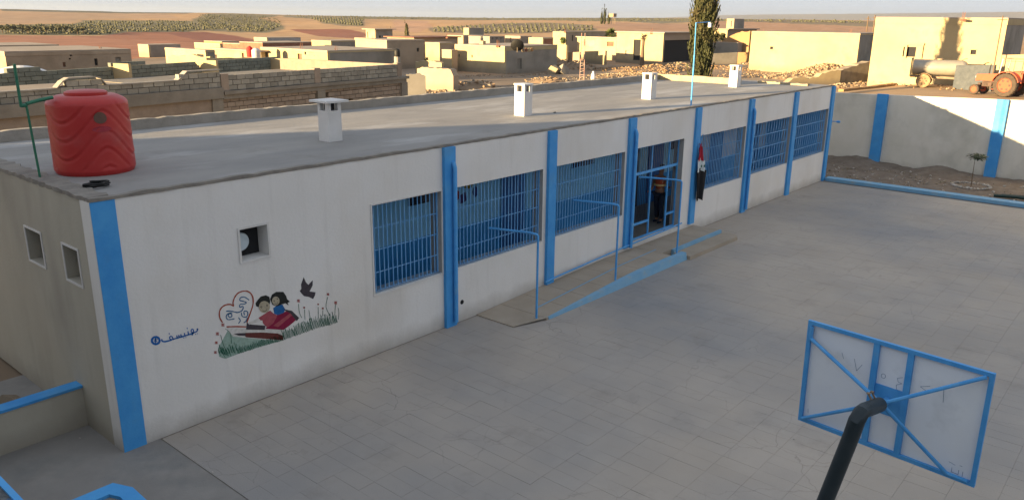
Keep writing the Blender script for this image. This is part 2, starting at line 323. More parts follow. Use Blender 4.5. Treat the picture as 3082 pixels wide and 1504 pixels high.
def ground(x, y):
    dx, dy = x-CAM.x, y-CAM.y; D = math.hypot(dx, dy); a = math.atan2(dy, dx)
    zs = lerp_tab(AZT, a) if -0.3 < a < 1.7 else 8.0
    n = noise.fractal(Vector((x*0.004, y*0.004, 1.7)), 1.0, 2.0, 4)
    if D < DSKY:
        z = zs*smooth(150, 1050, D)**0.9/ (smooth(150, 1050, 1000)**0.9) + n*3.5*smooth(180, 420, D)*(1-smooth(700, 990, D))
    else:
        z = zs - (D-DSKY)*0.012 - max(0, D-1100)*0.002
        z = max(z, -14.0)
    z += 0.10*noise.noise(Vector((x*0.12, y*0.12, 4)))*smooth(34, 60, D)
    z += .8*smooth(34, 42, x)*(1-smooth(7, 17, y))*(1-smooth(95, 150, D))
    return z - 0.06
FIELDS = [   # outline in the photograph of each field as surveyed; turned into ground patches below
    ((0.235, 0.088, 0.048), [(-400, 108), (0, 107), (290, 109), (330, 105), (380, 98), (500, 97), (620, 98), (700, 106), (790, 124), (800, 140), (640, 150), (300, 190), (-400, 220)]),
    ((0.275, 0.115, 0.065), [(-400, 106), (200, 108), (330, 118), (500, 122), (620, 132), (640, 150), (300, 190), (-400, 220)]),
    ((0.17, 0.05, 0.032), [(505, 101), (560, 98), (620, 98), (700, 108), (770, 124), (770, 132), (660, 131), (600, 122), (545, 112)]),
    ((0.20, 0.07, 0.042), [(868, 88), (1040, 89), (1075, 94), (1110, 104), (1090, 118), (960, 110), (900, 97)]),
    ((0.13, 0.115, 0.062), [(-400, 78), (0, 76), (120, 73), (220, 72), (250, 66), (235, 60), (330, 61), (480, 62), (620, 64), (640, 90), (560, 97), (380, 98), (320, 106), (200, 107), (0, 106), (-400, 110)]),
    ((0.16, 0.135, 0.075), [(620, 42), (700, 41), (860, 46), (780, 56), (840, 70), (860, 88), (800, 100), (700, 98), (600, 92), (560, 70), (600, 50)]),
    ((0.17, 0.14, 0.085), [(850, 45), (1000, 49), (1100, 51), (1095, 80), (1030, 78), (960, 70), (975, 60), (850, 52)]),
    ((0.14, 0.125, 0.08), [(1000, 48), (1500, 54), (1900, 54), (2080, 56), (2090, 66), (1990, 72), (1880, 66), (1650, 62), (1400, 62), (1250, 60), (1100, 58)]),
    ((0.17, 0.13, 0.08), [(1290, 84), (1500, 72), (1650, 68), (1780, 76), (1800, 92), (1640, 100), (1500, 104), (1300, 98)]),
    ((0.36, 0.215, 0.135), [(1185, 62), (1290, 64), (1300, 82), (1260, 100), (1180, 95)]),
    ((0.33, 0.19, 0.115), [(1840, 68), (2080, 74), (2090, 96), (1860, 92), (1780, 84)]),
    ((0.15, 0.12, 0.08), [(2130, 57), (2420, 60), (2650, 66), (2640, 82), (2500, 76), (2300, 68), (2130, 64)]),
    ((0.31, 0.18, 0.11), [(2130, 64), (2300, 68), (2500, 76), (2640, 84), (2640, 100), (2130, 96)]),
    ((0.34, 0.22, 0.135), [(-400, 30), (0, 34), (500, 42), (540, 55), (230, 58), (230, 70), (0, 72), (-400, 74)]),
    ((0.10, 0.095, 0.07), [(0, 27), (250, 33), (500, 37), (620, 38), (560, 41), (380, 41), (120, 36), (0, 34)]),
]
def inpoly(x, y, P):
    c = False; j = len(P)-1
    for i in range(len(P)):
        if (P[i][1] > y) != (P[j][1] > y) and x < (P[j][0]-P[i][0])*(y-P[i][1])/(P[j][1]-P[i][1]+1e-12)+P[i][0]: c = not c
        j = i
    return c
def build_terrain():
    azs = []; a = R(-3)
    while a < R(86): azs.append(a); a += R(0.22)
    b = R(86)
    while b < R(357): azs.append(b); b += R(6)
    rs = []; d = 2.0
    while d < 1300:
        rs.append(d); d += max(0.9, d*d/2383/6.1*1.3) if d < 260 else (d*0.012 if d < 800 else 6 + (d-800)*0.02)
    while d < 12000: rs.append(d); d *= 1.12
    vs, cols = [], []
    for r in rs:
        for a in azs:
            x, y = CAM.x+r*math.cos(a), CAM.y+r*math.sin(a); z = ground(x, y)
            if r < 45: z = min(z, -0.06)
            vs.append((x, y, z))
            c = (0.38, 0.235, 0.12)
            if r < 130: k_ = smooth(R(24), R(17), a) if a > 0 else 1; k_ = 1-smooth(R(15), R(26), a); c = tuple(p*(1-k_)+q*k_ for p, q in zip((0.21, 0.16, 0.115), (0.42, 0.285, 0.165)))
            if r > 105 and -0.1 < a < 1.5:
                px, py = proj((x, y, z)); wob = noise.noise(Vector((x*.02, y*.02, 0)))*1.5
                for cc, P in FIELDS:
                    if inpoly(px+wob*4, py+wob, P): c = cc
            if c[0] < .32 or r > 140: c = tuple(q*1.22 for q in c)
            cols.append((*c, 1))
    n = len(azs); fs = [(i*n+k, i*n+(k+1) % n, (i+1)*n+(k+1) % n, (i+1)*n+k) for i in range(len(rs)-1) for k in range(n)]
    fs.append(tuple(range(n))[::-1])
    me = bpy.data.meshes.new('terrain'); me.from_pydata(vs, [], fs); ca = me.color_attributes.new('soil', 'FLOAT_COLOR', 'POINT')
    ca.data.foreach_set('color', [q for c in cols for q in c])
    me.polygons.foreach_set('use_smooth', [True]*len(me.polygons))
    me.materials.append(mat('terrain_soil', (0.3, 0.2, 0.13), (0.62, 0.58, 0.52), 0.09, 0.98, 0.8, 0.8, attr='soil', stretch=(1, 2.2, 1)))
    o = bpy.data.objects.new('terrain', me); COL.objects.link(o); tag(o, 'dry rolling farmland and bare village ground behind the school', kind='structure')
build_terrain()
# far blue ridge on the horizon
def ridge():
    m = MB(); vs = []; n = 90
    tab = [(1000, 60), (1500, 58), (2000, 54), (2150, 47), (2300, 44.5), (2500, 43), (2800, 40), (3100, 36), (3500, 34), (4200, 36)]
    for i in range(n+1):
        px = 1000+3200*i/n; y = lerp_tab(tab, px)+0.6*noise.noise(Vector((px*.02, 0, 0)))
        d = ray(px, y); D = 9000
        p = az_pt(px, y, D); q = az_pt(px, 50, D-1500); r = az_pt(px, 50, D+2500)
        vs += [(q.x, q.y, -20), (p.x, p.y, p.z), (r.x, r.y, -20)]
    m.add(vs, [(3*i+j, 3*i+3+j, 3*i+4+j, 3*i+1+j) for i in range(n) for j in (0, 1)])
    m.build('hills', mat('far_ridge_soil', (0.16, 0.14, 0.12), (0.20, 0.16, 0.13), 0.002, 1), kind='structure', label='long blue hazy ridge on the horizon')
ridge()

# ------------------------------------------------------------------ courtyard
TX, TY = 0.272, 0.545
def build_yard():
    MB().box(-6.4, 27.66, -22, -0.02, -0.05, -0.012).build('yard_bed', YARDBASE, kind='structure', label='dirt bed under the courtyard paving')
    g = empty('courtyard_paving', (14, -6, 0), 'large grey courtyard paved with thin rectangular cement slabs', None); g['kind'] = 'structure'
    tile = MB(); e = 0.0013
    tile.add([(-TX/2+e, -TY/2+e, -.03), (TX/2-e, -TY/2+e, -.03), (TX/2-e, TY/2-e, -.03), (-TX/2+e, TY/2-e, -.03),
              (-TX/2+e, -TY/2+e, 0), (TX/2-e, -TY/2+e, 0), (TX/2-e, TY/2-e, 0), (-TX/2+e, TY/2-e, 0)],
             [(4, 5, 6, 7), (0, 1, 5, 4), (1, 2, 6, 5), (2, 3, 7, 6), (3, 0, 4, 7)])
    me = tile.mesh('slab', YARD)
    L = []
    for i in range(100):
        for j in range(27):
            x = 0.55+TX*(i+.5); y = -0.012-TY*(j+.5) - (TY/2 if (i//1) % 2 and False else 0)
            if x > 27.5: continue
            px, py = proj((x, y, 0)); vis = -60 < px < 3140 and py < 1560
            L.append((0 if vis else 1, (Vector((x, y, 0))-CAM).length, x, y))
    L.sort(); rest = MB(); r2 = random.Random(3)
    for k, (_, D, x, y) in enumerate(L):
        dz = r2.uniform(-.0012, .0012); tl = (r2.uniform(-.0035, .0035), r2.uniform(-.0035, .0035), r2.uniform(-.004, .004))
        if k < 300: inst('slab', me, g, (x, y, dz), tl)
        else:
            Mx = Matrix.Translation((x, y, dz)) @ Matrix.Rotation(tl[0], 4, 'X') @ Matrix.Rotation(tl[1], 4, 'Y')
            rest.add([Mx @ v.co for v in me.vertices], [tuple(p.vertices) for p in me.polygons])
    rest.build('distant_slabs', YARD, g, kind='stuff', weld=False, recalc=False)
    # smooth cement apron to the left of the paving joint
    MB().box(-6.4, 0.53, -22, 3.9, -0.04, 0.004).build('cement_apron', APRON, kind='structure', label='smooth cement apron round the near school corner')
    # straw-like scraps and cracks
build_yard()

# ------------------------------------------------------------------ the school
XE, DEP, HT = 27.8, 6.35, 3.7
T = 0.3
school = empty('school_building', (0, 0, 0), 'long single storey white school with blue pilasters and barred blue gallery windows', 'school')
wins = [(4.73, 6.46), (6.86, 9.66), (10.12, 13.02), (17.05, 20.1), (20.72, 23.85), (24.22, 27.48)]
DOOR = (13.56, 16.08)
holes = [(a, b, 1.18, 2.86) for a, b in wins]+[(DOOR[0], DOOR[1], 0.30, 2.88), (2.12, 2.6, 2.41, 2.92)]
f = MB(); f.panel((0, 0, 0), (1, 0, 0), (0, -1, 0), XE, HT, T, holes); f.build('facade_wall', WHITEWASH, school)
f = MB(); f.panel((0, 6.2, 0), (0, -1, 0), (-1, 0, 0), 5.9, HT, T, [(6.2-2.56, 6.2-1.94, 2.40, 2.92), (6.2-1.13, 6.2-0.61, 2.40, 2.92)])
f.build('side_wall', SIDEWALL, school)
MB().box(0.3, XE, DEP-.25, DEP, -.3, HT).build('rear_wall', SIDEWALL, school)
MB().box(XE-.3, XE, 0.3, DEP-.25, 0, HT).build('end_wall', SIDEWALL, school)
# thin raised plaster frames round the two small openings and the vent
def frame_y0(x0, x1, z0, z1, w=0.035, name='frame', mt=CHIM, par=school, d=0.015, y=0.0):
    m = MB(); m.box(x0-w, x1+w, y-d, y-.001, z1, z1+w); m.box(x0-w, x1+w, y-d, y-.001, z0-w, z0); m.box(x0-w, x0, y-d, y-.001, z0, z1); m.box(x1, x1+w, y-d, y-.001, z0, z1)
    return m.build(name, mt, par)
def frame_x0(y0, y1, z0, z1, w=0.03, d=0.015):
    m = MB(); m.box(-d, -.001, y0-w, y1+w, z1, z1+w); m.box(-d, -.001, y0-w, y1+w, z0-w, z0); m.box(-d, -.001, y0-w, y0, z0, z1); m.box(-d, -.001, y1, y1+w, z0, z1)
    return m.build('window_frame', CHIM, school)
frame_y0(2.12, 2.6, 2.41, 2.92, name='vent_frame')
for (a, b) in wins[:1]: frame_y0(a, b, 1.18, 2.86, 0.03, 'window_frame')
for (a, b) in ((1.94, 2.56), (0.61, 1.13)): frame_x0(a, b, 2.40, 2.92)
for (a, b) in ((1.94, 2.56), (0.61, 1.13)): MB().box(.262, .285, a+.001, b-.001, 2.401, 2.919).build('window_pane', mat('grey_shutter', (.17, .17, .15), (.21, .2, .18), 5, .8), school)
fan = MB().box(2.121, 2.599, .275, .295, 2.411, 2.919).build('vent_panel', DARK, school)
MB().lathe((2.25, .20, 2.66), [(0.14, 0), (.15, .02), (.15, .06), (.04, .07)][::-1], 28, axis='y').build('extractor_fan', mat('pale_fan_cover', (.55, .63, .68), (.48, .56, .6), 12, .5), school, smooth=True)
# roof
rs = MB(); rs.box(0.001, XE-.001, 0.001, DEP-.001, HT+.002, HT+.03)
rf = rs.build('roof_screed', ROOFC, school)
def rough_strip(name, x0, x1, y0, y1, z0, z1, mt, along='x', n=90, jit=.012):
    m = MB(); vs = []
    for i in range(n+1):
        t = i/n; j1, j2, j3 = rng.uniform(-jit, jit), rng.uniform(-jit, jit), rng.uniform(-jit, jit)
        if along == 'x': x = x0+(x1-x0)*t; q = [(x, y0+j1, z0), (x, y1+j2*2, z0), (x, y1+j2*2, z1+j3), (x, y0+j1, z1+j3)]
        else: y = y0+(y1-y0)*t; q = [(x0+j1, y, z0), (x1+j2*2, y, z0), (x1+j2*2, y, z1+j3), (x0+j1, y, z1+j3)]
        vs += q
    fs = [(4*i+k, 4*i+(k+1) % 4, 4*i+4+(k+1) % 4, 4*i+4+k) for i in range(n) for k in range(4)]+[(0, 1, 2, 3), (4*n+3, 4*n+2, 4*n+1, 4*n)]
    m.add(vs, fs); return m.build(name, mt, school)
rough_strip('roof_edge_mortar', 0.0, XE, -.012, .09, HT+.001, HT+.05, COPING, 'x', 200, .010)
rough_strip('roof_edge_mortar', -.012, .30, .1, DEP-.01, HT+.001, HT+.06, COPING, 'y', 50, .015)
rough_strip('rear_parapet', 0.3, 25.0, DEP-.16, DEP+.02, HT+.01, HT+.24, PARAP, 'x', 120, .012)
rough_strip('end_parapet', 25.1, 25.3, 2.7, DEP+.0, HT+.01, HT+.26, mat('cream_parapet_plaster', (.30, .25, .16), (.36, .30, .20), 2, .9, .4, 12), 'y', 30, .012)
rough_strip('end_parapet', 26.6, 26.85, .6, 2.6, HT+.01, HT+.10, mat('cream_parapet_plaster', (.30, .25, .16), (.36, .30, .20), 2, .9, .4, 12), 'y', 20, .02)
# pilasters and corner strip
pil = [(0.0, 0.33, .006, 0.0), (6.50, 6.80, .07, 0), (9.78, 10.06, .07, .1), (13.10, 13.40, .07, .28), (16.62, 16.90, .07, .28), (20.17, 20.47, .07, 0), (23.86, 24.16, .07, 0), (27.54, 27.805, .07, 0)]
for a, b, d, z in pil:
    MB().box(a+(.004 if a == 0 else 0), b, -d-.006, -.001, z, HT-.003).build('corner_strip' if a == 0 else 'pilaster', BLUE, school)
# rain pipes beside three pilasters
for x in (6.74, 13.34, 20.41):
    m = MB(); z0 = .3 if x > 13 and x < 14 else .12
    m.tube([(x-.02, -.13, z0-.02), (x-.02, -.13, z0), (x-.02, -.13, 3.3), (x-.02, -.10, 3.38), (x-.02, 0.0, 3.40)], .045, 10)
    pp = m.build('drainpipe', BLUEMETAL, school, smooth=True)
# gallery interior
g = MB(); YI = 2.4
g.box(4.0, 27.5, YI, YI+.1, .0, 1.15, 1)
g.box(4.0, 20.3, YI+.001, YI+.1, 1.15, 3.5, 0); g.box(20.3, 27.5, YI+.001, YI+.1, 1.15, 3.5, 2)
g.box(3.9, 4.0, .301, YI, 0, 3.5, 0); g.box(27.44, 27.497, .302, YI-.001, 0, 3.5, 1)
g.build('gallery_inner_wall', [INUP, INLOW, INWHITE], school)
g = MB(); g.box(3.9, 27.49, .302, YI, .05, .28); g.build('gallery_floor', INFLOOR, school)
g = MB(); g.box(3.9, 27.49, .302, YI, 3.45, 3.5); g.build('gallery_ceiling', INWHITE, school)
g = MB(); g.box(3.99, 20.2, YI-.012, YI-.001, .0, .62, 0); g.build('gallery_dado', INLOW, school)
for (x0, x1, z0, z1) in ((7.75, 8.75, 1.95, 2.6), (14.0, 15.1, 2.0, 2.65), (19.6, 20.6, 1.9, 2.6)): MB().box(x0, x1, YI-.03, YI-.002, z0, z1).build('classroom_window', GLASS, school)
for x0, w, z1, mt in ((10.95, .95, 2.45, INDOOR), (12.35, .28, 3.3, INDOOR), (16.6, 1.0, 2.5, DARK), (18.2, .9, 2.4, INDOOR), (22.5, .95, 2.4, INDOOR), (25.8, .9, 2.4, INDOOR)):
    d = MB().box(x0, x0+w, YI-.045, YI-.003, .28, z1).build('classroom_door', mt, school)
# painted figures on the gallery wall (plain blots of colour seen through the bars)
for cx, cz, r, c in ((9.3, 1.95, .16, (.30, .06, .05)), (9.75, 2.2, .2, (.25, .2, .03)), (9.55, 1.85, .17, (.05, .04, .15)), (10.0, 1.95, .13, (.03, .05, .2)), (9.15, 1.65, .12, (.12, .1, .06)), (13.4, 2.45, .1, (.04, .04, .05)), (13.75, 2.4, .09, (.05, .03, .04))):
    m = MB(); k = [(cx+r*rng.uniform(.6, 1.2)*math.cos(i*.785), cz+r*rng.uniform(.6, 1.2)*math.sin(i*.785)) for i in range(8)]
    m.add([(x, YI-.006, z) for x, z in k]+[(x, YI-.002, z) for x, z in k], [tuple(range(8))]+[(i, (i+1) % 8, 8+(i+1) % 8, 8+i) for i in range(8)])
    m.build('painted_figure', mat('gallery_paint_blot', c, None, 1, .8), school)
JAMB = mat('bare_grey_jamb', (.30, .29, .27), (.36, .35, .33), 3, .9)
# window grilles: every bar a sub-part
barme = MB().tube([(0, 0, 0), (0, 0, 1.66)], .0105, 6).mesh('bar', PALEBLUE)
def wavy():
    m = MB(); m.tube([(.028*math.sin(i*math.pi/4), 0, 1.66*i/16) for i in range(17)], .0105, 5); return m.mesh('wavy_bar', PALEBLUE)
wavme = wavy()
for wi, (a, b) in enumerate(wins):
    g = MB(); y = .11
    MB().box(b-.006, b-.001, .002, .297, 1.201, 2.859).build('window_jamb', JAMB, school)
    for z in (1.20, 1.55, 1.98, 2.40, 2.84): g.box(a+.01, b-.01, y-.005, y+.005, z-.008, z+.008)
    g.box(a+.005, a+.035, y-.015, y+.015, 1.185, 2.855); g.box(b-.035, b-.005, y-.015, y+.015, 1.185, 2.855)
    gr = g.build('window_grille', PALEBLUE, school)
    MB().box(a+.002, b-.007, .04, .296, 1.181, 1.20).build('window_sill', mat('sill_blue_grey', (.16, .24, .33), (.22, .29, .37), 4, .7), school)
    n = int((b-a)/.105)
    for k in range(1, n):
        x = a+(b-a)*k/n+rng.uniform(-.006, .006)
        wv = wi >= 4
        inst('bar', wavme if wv else barme, gr, (x, y-.014 if not wv else y, 1.19), (0, rng.uniform(-.004, .004), math.pi*(k % 2) if wv else 0))
# entrance grille door
g = MB(); y = .16
for x in (13.60, 13.80, 14.62, 15.55, 16.05): g.box(x-.02, x+.02, y-.02, y+.02, .31, 2.87)
for z, h in ((2.14, .035), (.34, .02), (2.85, .02)): g.box(13.58, 16.06, y-.024, y+.024, z-h, z+h)
g.box(13.58, 14.62, y-.022, y+.022, .72, .78); g.box(15.55, 16.05, y-.022, y+.022, .72, .78)
for x in (13.9, 14.0, 14.1, 14.2, 14.3, 14.4, 14.5): pass
dr = g.build('entrance_grille', BLUEMETAL, school)
MB().box(DOOR[1]-.006, DOOR[1]-.001, .002, .297, .301, 2.879).build('door_jamb', JAMB, school)
sb = MB().tube([(0, 0, 0), (0, 0, .68)], .008, 5).mesh('bar', mat('dull_steel_bar', (.12, .14, .18), (.2, .22, .26), 6, .5))
for k in range(26): inst('bar', sb, dr, (13.66+k*.094, y, 2.17))
lb = MB().tube([(0, 0, 0), (0, 0, 1.34)], .007, 5).mesh('bar', mat('dark_steel_bar', (.03, .04, .07), None, 6, .5))
for k in range(8): inst('bar', lb, dr, (13.86+k*.09, y, .79))
for k in range(4): inst('bar', lb, dr, (15.64+k*.09, y, .79))
m = MB().tube([(2.9+6.2, 0, 0)]*1+[(9.1, 0, 0)], .01) if False else None
# hole with a pipe low in the wall
MB().lathe((7.02, -.012, .42), [(.045, 0), (.05, .01)], 14, axis='y').build('outlet_hole', DARK, school)
# ramp, landing and step
def zr(x): return 0.02+0.17*max(0, min(1, (x-7.4)/4.6))
rp = empty('entrance_ramp', (12, -.7, 0), 'cement entrance ramp along the school wall with blue painted edge', 'ramp')
m = MB(); xs = [7.35, 7.75]+[7.75+.62*i for i in range(1, 16)]
def slabs():
    x = 7.45; k = 0
    while x < 16.95:
        x2 = min(x+.78, 17.0); ye = -1.3 if x2 < 14.3 else -.86
        if x < 14.2 < x2: x2 = 14.2
        mm = MB(); e = .006; ya, yb = -.004, ye
        if k == 0: yb = -1.05
        mm.add([(x+e, ya, -.0), (x2-e, ya, 0), (x2-e, yb+e, 0), (x+e, yb+e, 0), (x+e, ya, zr(x)), (x2-e, ya, zr(x2)), (x2-e, (-1.3 if k == 0 else yb)+e, zr(x2)), (x+e, yb+e, zr(x))],
               [(0, 1, 2, 3), (4, 5, 6, 7), (0, 1, 5, 4), (1, 2, 6, 5), (2, 3, 7, 6), (3, 0, 4, 7)])
        mm.build('cement_slab', RAMPC, rp); x = x2; k += 1
slabs()
m = MB(); n = 24; vs = []
for i in range(n+1):
    x = 8.3+(14.2-8.3)*i/n; w = .03+.12*min(1, (x-8.3)/3)
    vs += [(x, -1.302-w*.25, .001), (x, -1.302, zr(x)+.006), (x, -1.302+w, zr(x)+.006), (x, -1.302+w, zr(x)-.01)]
m.add(vs, [(4*i+j, 4*i+j+1, 4*i+5+j, 4*i+4+j) for i in range(n) for j in range(3)]+[(0, 1, 2, 3), (4*n, 4*n+1, 4*n+2, 4*n+3)]); m.build('blue_edge', KERBBLUE, rp)
MB().box(14.2, 17.0, -.93, -.862, .001, .197).build('blue_edge', KERBBLUE, rp)
m = MB(); m.prism([(14.22, -.932), (14.22, -1.42), (16.95, -1.46), (17.15, -1.3), (17.12, -.932)], .001, .105); m.build('step', RAMPC, rp)
# faded blue paint line on the wall foot along the ramp
m = MB(); vs = []
for i in range(13):
    x = 10.07+(16.0-10.07)*i/12; vs += [(x, -.006, zr(x)+.002), (x, -.006, zr(x)+.075), (x, -.0015, zr(x)+.075), (x, -.0015, zr(x)+.002)]
m = MB()
for z in (0.0,): pass
m = MB(); vs = []
for i in range(13):
    x = 8.5+5.4*i/12; yc = -.78+.22*i/12
    vs += [(x, yc-.018, zr(x)+.004), (x, yc+.018, zr(x)+.004)]
m.add(vs, [(2*i, 2*i+1, 2*i+3, 2*i+2) for i in range(12)]); m.build('painted_line', KERBBLUE, rp, recalc=False)
# handrails
rl = empty('ramp_handrail', (8.1, -1.15, 0), 'blue pipe handrail with three posts beside the entrance ramp', 'handrail')
tops = []
for px_, zt in ((8.10, 1.86), (11.08, 1.97), (14.0, 2.12)):
    m = MB(); z0 = zr(px_)
    m.tube([(px_, -1.13, z0), (px_, -1.13, zt-.03), (px_, -1.10, zt), (px_, -.9, zt+.003), (px_-.25, -.015, zt-.01)], .024, 8)
    m.build('post', BLUEMETAL, rl, smooth=True)
m = MB(); m.tube([(9.72, -.09, .20), (10.15, -.10, .24), (12.8, -.10, .34), (14.3, -.12, .39), (16.02, -.14, .45)], .020, 8)
m.build('low_rail', BLUEMETAL, rl, smooth=True)
# small blue hose tap sticking out at the far end of the wall
tp = empty('wall_tap', (27.8, -.0, 2.34), 'blue water tap on a short pipe at the far end of the school wall', 'tap')
m = MB(); m.tube([(27.80, .05, 2.36), (27.88, -.02, 2.34), (27.88, -.22, 2.34)], .016, 8); m.build('pipe', BLUEMETAL, tp)
m = MB(); m.lathe((27.88, -.36, 2.34), [(.03, 0), (.045, .02), (.045, .12), (.025, .14)], 10, axis='y'); m.build('valve', BLUEMETAL, tp)

# ---- mural: flat paint a hair proud of the wall
def c7(x, y): return (440+x/4.293, 830+y/4.293)
def wp(x, y, d=.003):
    p = on(*c7(x, y), 1, 0.0); return Vector((p.x, -d, p.z))
mural = bpy.data.objects.new('mural', None); COL.objects.link(mural); mural.location = (2.6, 0, 1.4); link(mural, school); mural['label'] = 'painted mural of two children with a book, heart, bird and grass'
def poly(pts, mt, name, d=.003):
    P = [wp(x, y, d) for x, y in pts]; n = len(P); m = MB()
    m.add(P+[Vector((p.x, -.0005, p.z)) for p in P], [tuple(range(n))]+[(i, (i+1) % n, n+(i+1) % n, n+i) for i in range(n)])
    return m.build(name, mt, mural)
def strokes(lines, mt, name, w=10, d=.004):
    m = MB()
    for ln in lines:
        ww = w
        if isinstance(ln[-1], (int, float)): ww = ln[-1]; ln = ln[:-1]
        P = []                                   # Catmull-Rom through the traced points
        for i in range(len(ln)-1):
            p0, p1, p2, p3 = ln[max(i-1, 0)], ln[i], ln[i+1], ln[min(i+2, len(ln)-1)]
            for k in range(4):
                t = k/4
                P.append(tuple(.5*(2*p1[j]+(p2[j]-p0[j])*t+(2*p0[j]-5*p1[j]+4*p2[j]-p3[j])*t*t+(3*p1[j]-p0[j]-3*p2[j]+p3[j])*t**3) for j in (0, 1)))
        P.append(ln[-1]); vs = []
        for i, p in enumerate(P):
            a, b = P[max(i-1, 0)], P[min(i+1, len(P)-1)]; dx, dy = b[0]-a[0], b[1]-a[1]; L_ = math.hypot(dx, dy) or 1
            h = ww/2*rng.uniform(.8, 1.15); nx, ny = -dy/L_*h, dx/L_*h
            vs += [wp(p[0]+nx, p[1]+ny, d), wp(p[0]-nx, p[1]-ny, d)]
        m.add(vs, [(2*i, 2*i+1, 2*i+3, 2*i+2) for i in range(len(P)-1)])
    return m.build(name, mt, mural, recalc=False)
def ell(cx, cy, rx, ry, n=20, rot=0):
    return [(cx+rx*math.cos(t)*math.cos(rot)-ry*math.sin(t)*math.sin(rot), cy+rx*math.cos(t)*math.sin(rot)+ry*math.sin(t)*math.cos(rot)) for t in [2*math.pi*i/n for i in range(n)]]
strokes([[(985, 600), (950, 540), (945, 465), (975, 405), (1030, 372), (1090, 367), (1128, 388), (1120, 345), (1140, 280), (1180, 225), (1240, 198), (1300, 196), (1350, 225), (1378, 285), (1378, 370), (1350, 460), (1312, 560), (1300, 600)],
         [(1035, 655), (1150, 652), (1290, 655)]], P_RED, 'heart_outline', 17)
strokes([[(1030, 455), (1100, 452), (1180, 470), (1240, 440), (1250, 392), (1208, 402), (1215, 365), (1270, 360), (1292, 340), (1250, 325), (1208, 312), (1218, 280), (1270, 272), (1330, 312)],
         [(1110, 470), (1050, 490), (1032, 530), (1060, 562), (1140, 550)], ell(1083, 508, 24, 24, 9)+[(1107, 508)], [(1228, 470), (1240, 520), (1290, 528), (1312, 490), (1300, 455), (1262, 458), (1268, 505)],
         [(1190, 535), (1215, 575), (1190, 612)], [(1305, 535), (1290, 580), (1258, 602)]], P_BLUE, 'heart_writing', 13)
poly([(1690, 500), (1820, 452), (1880, 480), (1945, 560), (1850, 640), (1775, 695), (1540, 682), (1600, 600)], P_MAR, 'book_cover')
poly([(1640, 640), (1860, 480), (1890, 500), (1700, 660)], P_PINK, 'cover_stripe', .0045)
poly([(1780, 428), (1880, 448), (1975, 540), (1945, 580), (1925, 560), (1860, 480), (1790, 445)], P_BIRD, 'page_edge', .005)
poly([(1600, 445), (1450, 540), (1480, 575), (1500, 570), (1510, 615), (1565, 665), (1640, 610), (1695, 510), (1640, 480)], P_PINK, 'pink_shirt', .004)
poly([(1450, 545), (1310, 605), (1330, 628), (1475, 578)], P_WHITE, 'arm', .005)
poly([(1640, 415), (1700, 372), (1760, 370), (1795, 430), (1775, 475), (1700, 503), (1655, 490)], P_SHIRT, 'blue_shirt', .005)
poly([(1412, 350), (1440, 310), (1480, 265), (1545, 248), (1590, 270), (1600, 330), (1590, 380), (1560, 470), (1480, 440), (1450, 400), (1420, 390)], P_HAIR, 'boy_hair', .0055)
poly(ell(1525, 398, 72, 76), P_SKIN, 'boy_face', .007)
poly([(1600, 300), (1625, 240), (1680, 205), (1770, 205), (1805, 255), (1820, 300), (1855, 330), (1825, 345), (1838, 380), (1800, 350), (1750, 365), (1690, 390), (1630, 370)], P_HAIR, 'girl_hair', .006)
poly(ell(1672, 320, 48, 56), P_SKIN, 'girl_face', .0075)
strokes([ell(1483, 400, 9, 10, 8)+[(1492, 400)], ell(1558, 378, 8, 9, 8)+[(1566, 378)], [(1500, 450), (1530, 455), (1558, 430)], ell(1650, 318, 6, 6, 6), ell(1692, 295, 6, 6, 6), [(1655, 352), (1680, 358), (1700, 340)]], P_HAIR, 'faces_drawing', 6, .009)
poly([(1040, 668), (1290, 680), (1530, 690), (1770, 700), (1782, 810), (1700, 835), (1300, 800), (1130, 780), (1060, 720)], P_WHITE, 'open_page', .002)
poly([(1300, 598), (1345, 625), (1540, 640), (1530, 695), (1290, 690)], P_BIRD, 'shoes', .004)
poly([(1280, 733), (1500, 728), (1700, 740), (1765, 770), (1772, 828), (1290, 790), (1270, 770)], P_BRN, 'pencil', .004)
poly([(1130, 745), (1200, 738), (1282, 735), (1282, 772), (1190, 768)], P_BIRD, 'pencil_tip', .005)
poly([(2035, 15), (2062, 80), (2095, 115), (2150, 55), (2150, 120), (2110, 200), (2187, 210), (2180, 250), (2155, 297), (2100, 270), (2040, 260), (2010, 230), (1984, 195), (2005, 165), (2000, 110), (2018, 60)], P_BIRD, 'bird')
poly([(930, 930), (1060, 690), (1120, 780), (1300, 800), (1740, 838), (1500, 905), (1200, 1000), (1020, 1070), (940, 1040)], P_LIGHTG, 'grass_wash', .0015)
base = [(925, 1015), (1020, 1072), (1200, 1005), (1500, 908), (1740, 842), (2000, 752), (2200, 678), (2450, 612)]
bl = []
for i in range(150):
    x = 940+(2470-940)*i/149; yb = lerp_tab(base, x)+rng.uniform(-14, 4); h = rng.uniform(60, 110) if x < 1250 else (rng.uniform(55, 85) if x < 1780 else rng.uniform(80, 150))
    if x < 1180: yb -= rng.uniform(0, 60)
    bl.append([(x, yb), (x-h*.16, yb-h*.5), (x-h*.3+rng.uniform(-8, 12), yb-h), rng.uniform(4, 8)])
strokes(bl, P_GRN, 'grass_blades', 6)
strokes([[(1020, 680), (1085, 740), (1100, 870)], [(2010, 540), (1978, 470), (1966, 360)], [(2372, 510), (2322, 400), (2342, 270)], [(2438, 480), (2440, 420), (2447, 360)], [(2050, 560), (2044, 430)], [(2120, 560), (2100, 440)], [(2222, 540), (2220, 400)], [(2280, 520), (2280, 440)],
         [(940, 880), (960, 960), (1020, 1050)], [(960, 760), (1000, 900), (1060, 1000)], [(2480, 560), (2488, 480), (2478, 410)]], P_GRN, 'flower_stems', 7)
